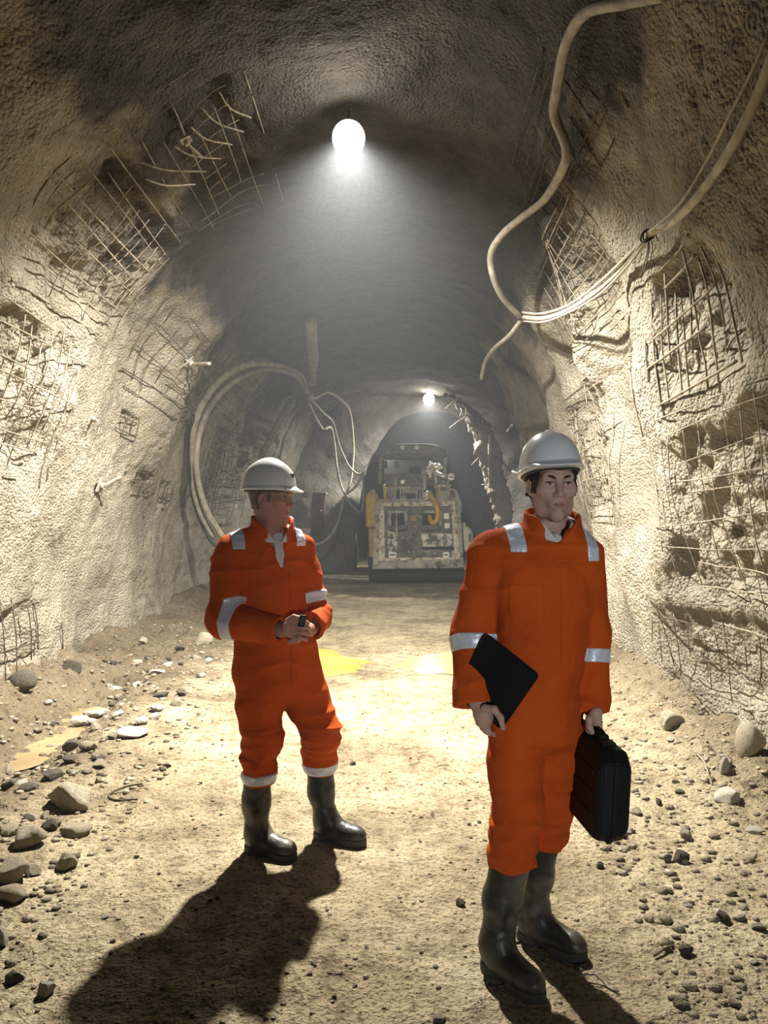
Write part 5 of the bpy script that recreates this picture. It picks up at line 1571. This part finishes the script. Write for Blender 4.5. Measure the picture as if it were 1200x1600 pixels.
# curled ends hanging off the roof sheet
for (x0, y0, x1, y1, d) in ((214, 252, 322, 268, 6.0), (228, 280, 305, 288, 6.0), (272, 228, 345, 248, 5.9), (297, 197, 362, 226, 5.8), (312, 165, 380, 206, 5.7), (342, 142, 392, 184, 5.6)):
    a, c = at(x0, y0, d - 0.6), at(x1, y1, d)
    m_ = (a + c) / 2 + Vector((-0.03, -0.05, -0.05))
    tube('wire', [a, m_, c], 0.0065, M['wire'], wm3, 6, 0.05)

# rock bolts
M['steel'] = rough_mat('steel', [(0.35, (0.28, 0.25, 0.2)), (0.65, (0.6, 0.55, 0.45))], 12.0, 0.6, bump=((60.0, 1.0),), bump_dist=0.003, metallic=0.3)
def rock_bolt(Y, deg, tip, label, r=0.018, plate_s=0.16):
    p, n = arch_macro(np.array([Y]), np.radians(np.array([deg])))
    p, n = Vector(p[0]), Vector(n[0])
    root = empty('rock_bolt', p); root['in_place'] = 1
    tag(root, label, 'rock bolt')
    q_ = n.to_track_quat('Z', 'Y')
    bm = bmesh.new(); add_box(bm, (0, 0, 0), (plate_s, plate_s, 0.012), None, 0.003)
    bmesh.ops.transform(bm, matrix=Matrix.Translation(p - n * 0.03) @ q_.to_matrix().to_4x4(), verts=bm.verts)
    bm_obj('plate', bm, M['steel'], root)
    t = Vector(tip)
    tube('rod', [p + n * 0.12, p - n * 0.05, p - n * 0.05 + t * 0.5, p - n * 0.04 + t], r, M['steel'], root, 8, 0.03)
    cyl('nut', p - n * 0.03, p - n * 0.075, r * 1.9, M['steel'], root, seg=6)
rock_bolt(9.3, 44.5, (0.30, -0.25, -0.06), 'bent rock bolt with plate sticking out of the left wall mesh', 0.022)
rock_bolt(7.6, 27.5, (0.10, -0.12, -0.04), 'rock bolt with pale plate on the left wall', 0.014, 0.12)
rock_bolt(8.2, 19.3, (0.20, 0.05, 0.10), 'short rock bolt casting a dark shadow low on the left wall', 0.02)
rock_bolt(5.9, 66.5, (0.10, 0.1, -0.08), 'rock bolt with small plate on the roof at upper left', 0.012, 0.09)

# ================================================================== stones
def rock_mesh(name, seed, sub=2, planes=9, mat='stone', flat=False):
    rng = np.random.default_rng(seed)
    bm = bmesh.new()
    bmesh.ops.create_icosphere(bm, subdivisions=sub, radius=1.0)
    co = np.array([v.co[:] for v in bm.verts])
    for _ in range(planes):
        n_ = rng.normal(size=3); n_ /= np.linalg.norm(n_)
        h = rng.uniform(0.45, 0.85)
        d = co @ n_ - h
        co = co - np.where(d > 0, d, 0)[:, None] * n_
    co = co * (1 + 0.07 * fbm(co * 2.1 + seed, 3, seed))[:, None]
    co /= np.abs(co).max(0)
    for v, c in zip(bm.verts, co): v.co = c
    me = bpy.data.meshes.new(name)
    bm.to_mesh(me); bm.free()
    me.materials.append(M[mat])
    me.polygons.foreach_set('use_smooth', [sub > 2] * len(me.polygons))
    return me
def put_rock(me, x, y, sx, sy, sz, rz, tilt=0.0, sink=0.25, name='stone'):
    o = bpy.data.objects.new(name, me)
    o.scale = (sx, sy, sz)
    o.rotation_euler = (tilt, tilt * 0.6, rz)
    o.location = (x, y, ground(x, y) + sz * (1 - 2 * sink) * 0.9)
    COL.objects.link(o)
    return o
# (column, row of the base, width px, height px, tone, label)
BIG = [
    (106, 1262, 72, 56, 'stone', 'large pale angular rock at left, biggest of the loose rocks'),
    (112, 1304, 52, 22, 'stone', 'flat wavy pale slab just in front of the largest left rock'),
    (78, 1296, 30, 20, 'stone_grey', 'grey stone in the shadow of the largest left rock'),
    (36, 1326, 60, 40, 'stone', 'pale upright block left of the rock slab'),
    (14, 1306, 34, 22, 'stone', 'small pale rock at the left edge above the boulders'),
    (100, 1356, 38, 30, 'stone', 'rounded pale stone lying alone in front of the left rocks'),
    (52, 1368, 28, 20, 'stone', 'pale pointed stone beside the rounded stone at left'),
    (10, 1384, 56, 46, 'stone', 'rounded boulder cut by the left edge of the picture'),
    (12, 1412, 52, 34, 'stone', 'lower pale boulder at the left edge'),
    (2, 1478, 28, 34, 'stone_white', 'white stone at the left edge below the boulders'),
    (69, 1557, 28, 28, 'stone_white', 'small white stone near the bottom left corner'),
    (20, 1534, 30, 20, 'stone_grey', 'dark stone near the bottom left corner'),
    (202, 1156, 50, 16, 'stone_white', 'flat white slab beside the ditch'),
    (176, 1158, 18, 16, 'stone', 'small stone leaning on the flat white slab'),
    (242, 1052, 26, 13, 'stone_white', 'white stone near the end of the ditch'),
    (316, 1006, 32, 20, 'stone', 'pale stone at the foot of the left wall by the left man elbow'),
    (108, 1166, 26, 30, 'stone_grey', 'dark pointed rock standing at the edge of the muddy ditch'),
    (155, 1202, 24, 14, 'stone', 'small pale stone right of the ditch'),
    (30, 1106, 44, 36, 'stone_grey', 'dark rock under the mesh at the foot of the left wall'),
    (110, 1064, 34, 26, 'stone_grey', 'dark clod at the foot of the left wall above the ditch'),
    (250, 1095, 24, 12, 'stone_grey', 'dark flat stone right of the ditch end'),
    (258, 1202, 16, 9, 'stone_grey', 'small dark stone alone left of the left man'),
    (1049, 1168, 48, 30, 'stone', 'smooth pale rock at the foot of the right wall'),
    (1143, 1268, 46, 28, 'stone_white', 'white angular rock near the right edge'),
    (1134, 1232, 18, 30, 'stone_white', 'thin white chip standing behind the white angular rock'),
    (1073, 1315, 24, 18, 'stone', 'pale pebble right of the black case'),
    (1065, 1352, 28, 22, 'stone_grey', 'grey stone with a smaller one beside it at lower right'),
    (1045, 1350, 17, 13, 'stone_grey', 'small dark stone touching the grey stone at lower right'),
    (975, 1311, 14, 10, 'stone_grey', 'dark pebble below the black case'),
    (940, 1358, 15, 12, 'stone_grey', 'dark pebble right of the right man legs'),
    (1030, 1060, 26, 22, 'stone', 'pale stone in the spoil below the right wall mesh'),
    (1062, 1066, 20, 18, 'stone_white', 'white stone in the spoil below the right wall mesh'),
    (1178, 1218, 46, 60, 'stone', 'tall rough rock at the foot of the wall at the right edge'),
    (686, 1596, 22, 14, 'stone', 'pale stone at the bottom edge of the picture'),
    (468, 1478, 14, 9, 'stone', 'small pale stone in the shadow of the left man'),
]
for i, (x, yb, w, h, mt, lab) in enumerate(BIG):
    d = F_PX * CAM_Z / (yb - CY)
    X, s = (x - CX) / F_PX * d, d / F_PX
    me = rock_mesh('rock', 100 + i, 3 if w > 40 else 2, 10, mt)
    sx = w * s / 2
    o = put_rock(me, X, d + sx * 0.4, sx * 1.05, sx * 0.85, max(h * s / 2 * 1.15, 0.012), i * 1.3, 0.0, 0.24, 'rock' if w > 40 else 'stone')
    o.rotation_euler = (0.12 * math.sin(i * 2.1), 0.12 * math.cos(i * 1.7), 0.35 * math.sin(i * 3.3))
    tag(o, lab, 'rock' if w > 40 else 'stone')
pebbles = [rock_mesh('pebble', 300 + i, 2, 14, ('stone', 'stone', 'stone_grey', 'stone_white')[i % 4]) for i in range(12)]
rng = random.Random(21)
def place(x, y):
    if x < -1.3:
        return 'nearer than the large left rocks' if y < 4.1 else 'around the large left rocks' if y < 4.9 else 'beside the muddy ditch' if y < 6.6 else 'past the far end of the ditch'
    if x > 0.95:
        return 'close to the lower right corner' if y < 3.2 else 'right of the black case' if y < 4.4 else 'below the mesh of the right wall' if y < 6.2 else 'far along the right wall'
    return 'close to the bottom edge' if y < 3.0 else 'between the two men' if y < 4.4 else 'on the track before the yellow puddles' if y < 7 else 'on the track near the yellow puddles'
def scatter(n, zone, smin, smax, label, group, avoid=None):
    k = 0
    while k < n:
        x, y = zone(rng)
        if abs(x) / y * F_PX > 590 or y < 2.35: continue
        if avoid and avoid(x, y): continue
        s = smin + (smax - smin) * rng.random() ** 2.2
        pi = rng.randrange(12)
        o = put_rock(pebbles[pi], x, y, s, s * rng.uniform(0.6, 1.0), s * rng.uniform(0.4, 0.8), rng.uniform(0, 6.3), rng.uniform(-0.3, 0.3), 0.2)
        tone = ('tan', 'tan', 'dark grey', 'whitish')[pi % 4]
        size = 'tiny' if s < smin + 0.2 * (smax - smin) else ('small' if s < smin + 0.5 * (smax - smin) else 'fist-sized')
        tag(o, f'{size} {tone} {label} {place(x, y)}', 'stone', group)
        k += 1
men = lambda x, y: min((x + 0.38) ** 2 + (y - 3.55) ** 2, (x - 0.55) ** 2 + (y - 2.62) ** 2) < 0.12
def zl_(r):
    y = 3.4 + 5.5 * r.random() ** 1.4
    return -1.45 - 0.04 * y - r.random() ** 0.8 * 1.15, y
def zr_(r):
    y = 2.6 + 5.5 * r.random() ** 1.5
    return 0.75 + 0.1 * y + r.random() * (wall_w(y, True) - 0.85 - 0.1 * y), y
def zm_(r):
    y = 2.4 + 6.5 * r.random() ** 1.5
    return r.uniform(-1.2, 1.1), y
scatter(130, zl_, 0.022, 0.075, 'loose stone', 'loose stones along the left wall')
scatter(65, zr_, 0.014, 0.042, 'loose stone', 'loose stones along the right wall', men)
scatter(45, zm_, 0.010, 0.024, 'pebble', 'pebbles on the dirt track', men)
# grit too small to count: one object
M['grit'] = rough_mat('grit', [(0.3, (0.09, 0.074, 0.05)), (0.5, (0.22, 0.185, 0.125)), (0.72, (0.42, 0.365, 0.26))], 11.0, 0.92, bump=((60.0, 1.0),), bump_dist=0.01, detail=2.0)
unit = []
for i in range(6):
    me = rock_mesh('grit', 500 + i, 1, 14)
    v = np.array([p.co[:] for p in me.vertices]); f = np.array([p.vertices[:] for p in me.polygons])
    unit.append((v, f)); bpy.data.meshes.remove(me)
nr_ = np.random.default_rng(5)
N = 6500
Yg = 2.2 + 8.5 * nr_.random(N) ** 1.7
side = nr_.random(N)
Xg = np.where(side < 0.42, -1.2 - 0.03 * Yg - nr_.random(N) * 1.8, np.where(side < 0.72, 0.7 + 0.1 * Yg + nr_.random(N) * 1.2, nr_.uniform(-1.6, 1.8, N)))
Sg = np.where(side < 0.72, 0.007 + 0.024 * nr_.random(N) ** 2.5, 0.004 + 0.010 * nr_.random(N) ** 2.5)
Zg = floor_h(Xg, Yg)
VV, FF, off = [], [], 0
for i in range(N):
    v, f = unit[i % 6]
    c, s = math.cos(i * 2.4), math.sin(i * 2.4)
    k = Sg[i]
    w = np.stack([(v[:, 0] * c - v[:, 1] * s) * k + Xg[i], (v[:, 0] * s + v[:, 1] * c) * k + Yg[i], v[:, 2] * k * 0.6 + Zg[i] + k * 0.12], -1)
    VV.append(w); FF.append(f + off); off += len(v)
gr = mesh_np('gravel', np.vstack(VV), np.vstack(FF), M['grit'], None, False)
tag(gr, 'fine gravel and grit scattered over the dirt floor', 'gravel', kind='stuff')

# litter on the floor
def floor_run(name, pts, r, mat, label, cat):
    P = [(x, y, ground(x, y) + r + h) for x, y, h in pts]
    return tag(tube(name, P, r, M[mat], None, 6, 0.03), label, cat)
def fp(x, y, h=0.0):
    p = on_floor(x, y); return (p[0], p[1], h)
floor_run('wire_scrap', [fp(222, 1234, 0.03), fp(196, 1236, 0.02), fp(170, 1242, 0.0), (fp(180, 1250)), fp(215, 1252, 0.01)], 0.006, 'rusty_wire', 'curled rusty wire on the floor right of the largest left rock', 'wire')
floor_run('wire_scrap', [fp(905, 1532, 0.01), fp(930, 1534, 0.02), fp(950, 1545, 0.0), fp(966, 1554, 0.005)], 0.004, 'wire', 'thin pale wire on the floor beside the right man boots', 'wire')
floor_run('twig', [fp(1022, 1499, 0.005), fp(1038, 1490, 0.01), fp(1052, 1482, 0.0)], 0.005, 'rusty_wire', 'short dark stick on the floor at lower right', 'stick')
floor_run('wire_scrap', [fp(1085, 1208, 0.02), fp(1100, 1222, 0.03), fp(1113, 1243, 0.0)], 0.005, 'wire', 'bent pale wire at the foot of the right wall', 'wire')

# parts were modelled in place: give each top-level empty's children the inverse offset so that they stay where they were modelled
bpy.context.view_layer.update()
for _o in list(bpy.data.objects):
    if _o.parent is not None and _o.parent.parent is None and _o.parent.get('in_place'):
        _o.matrix_parent_inverse = _o.parent.matrix_world.inverted()
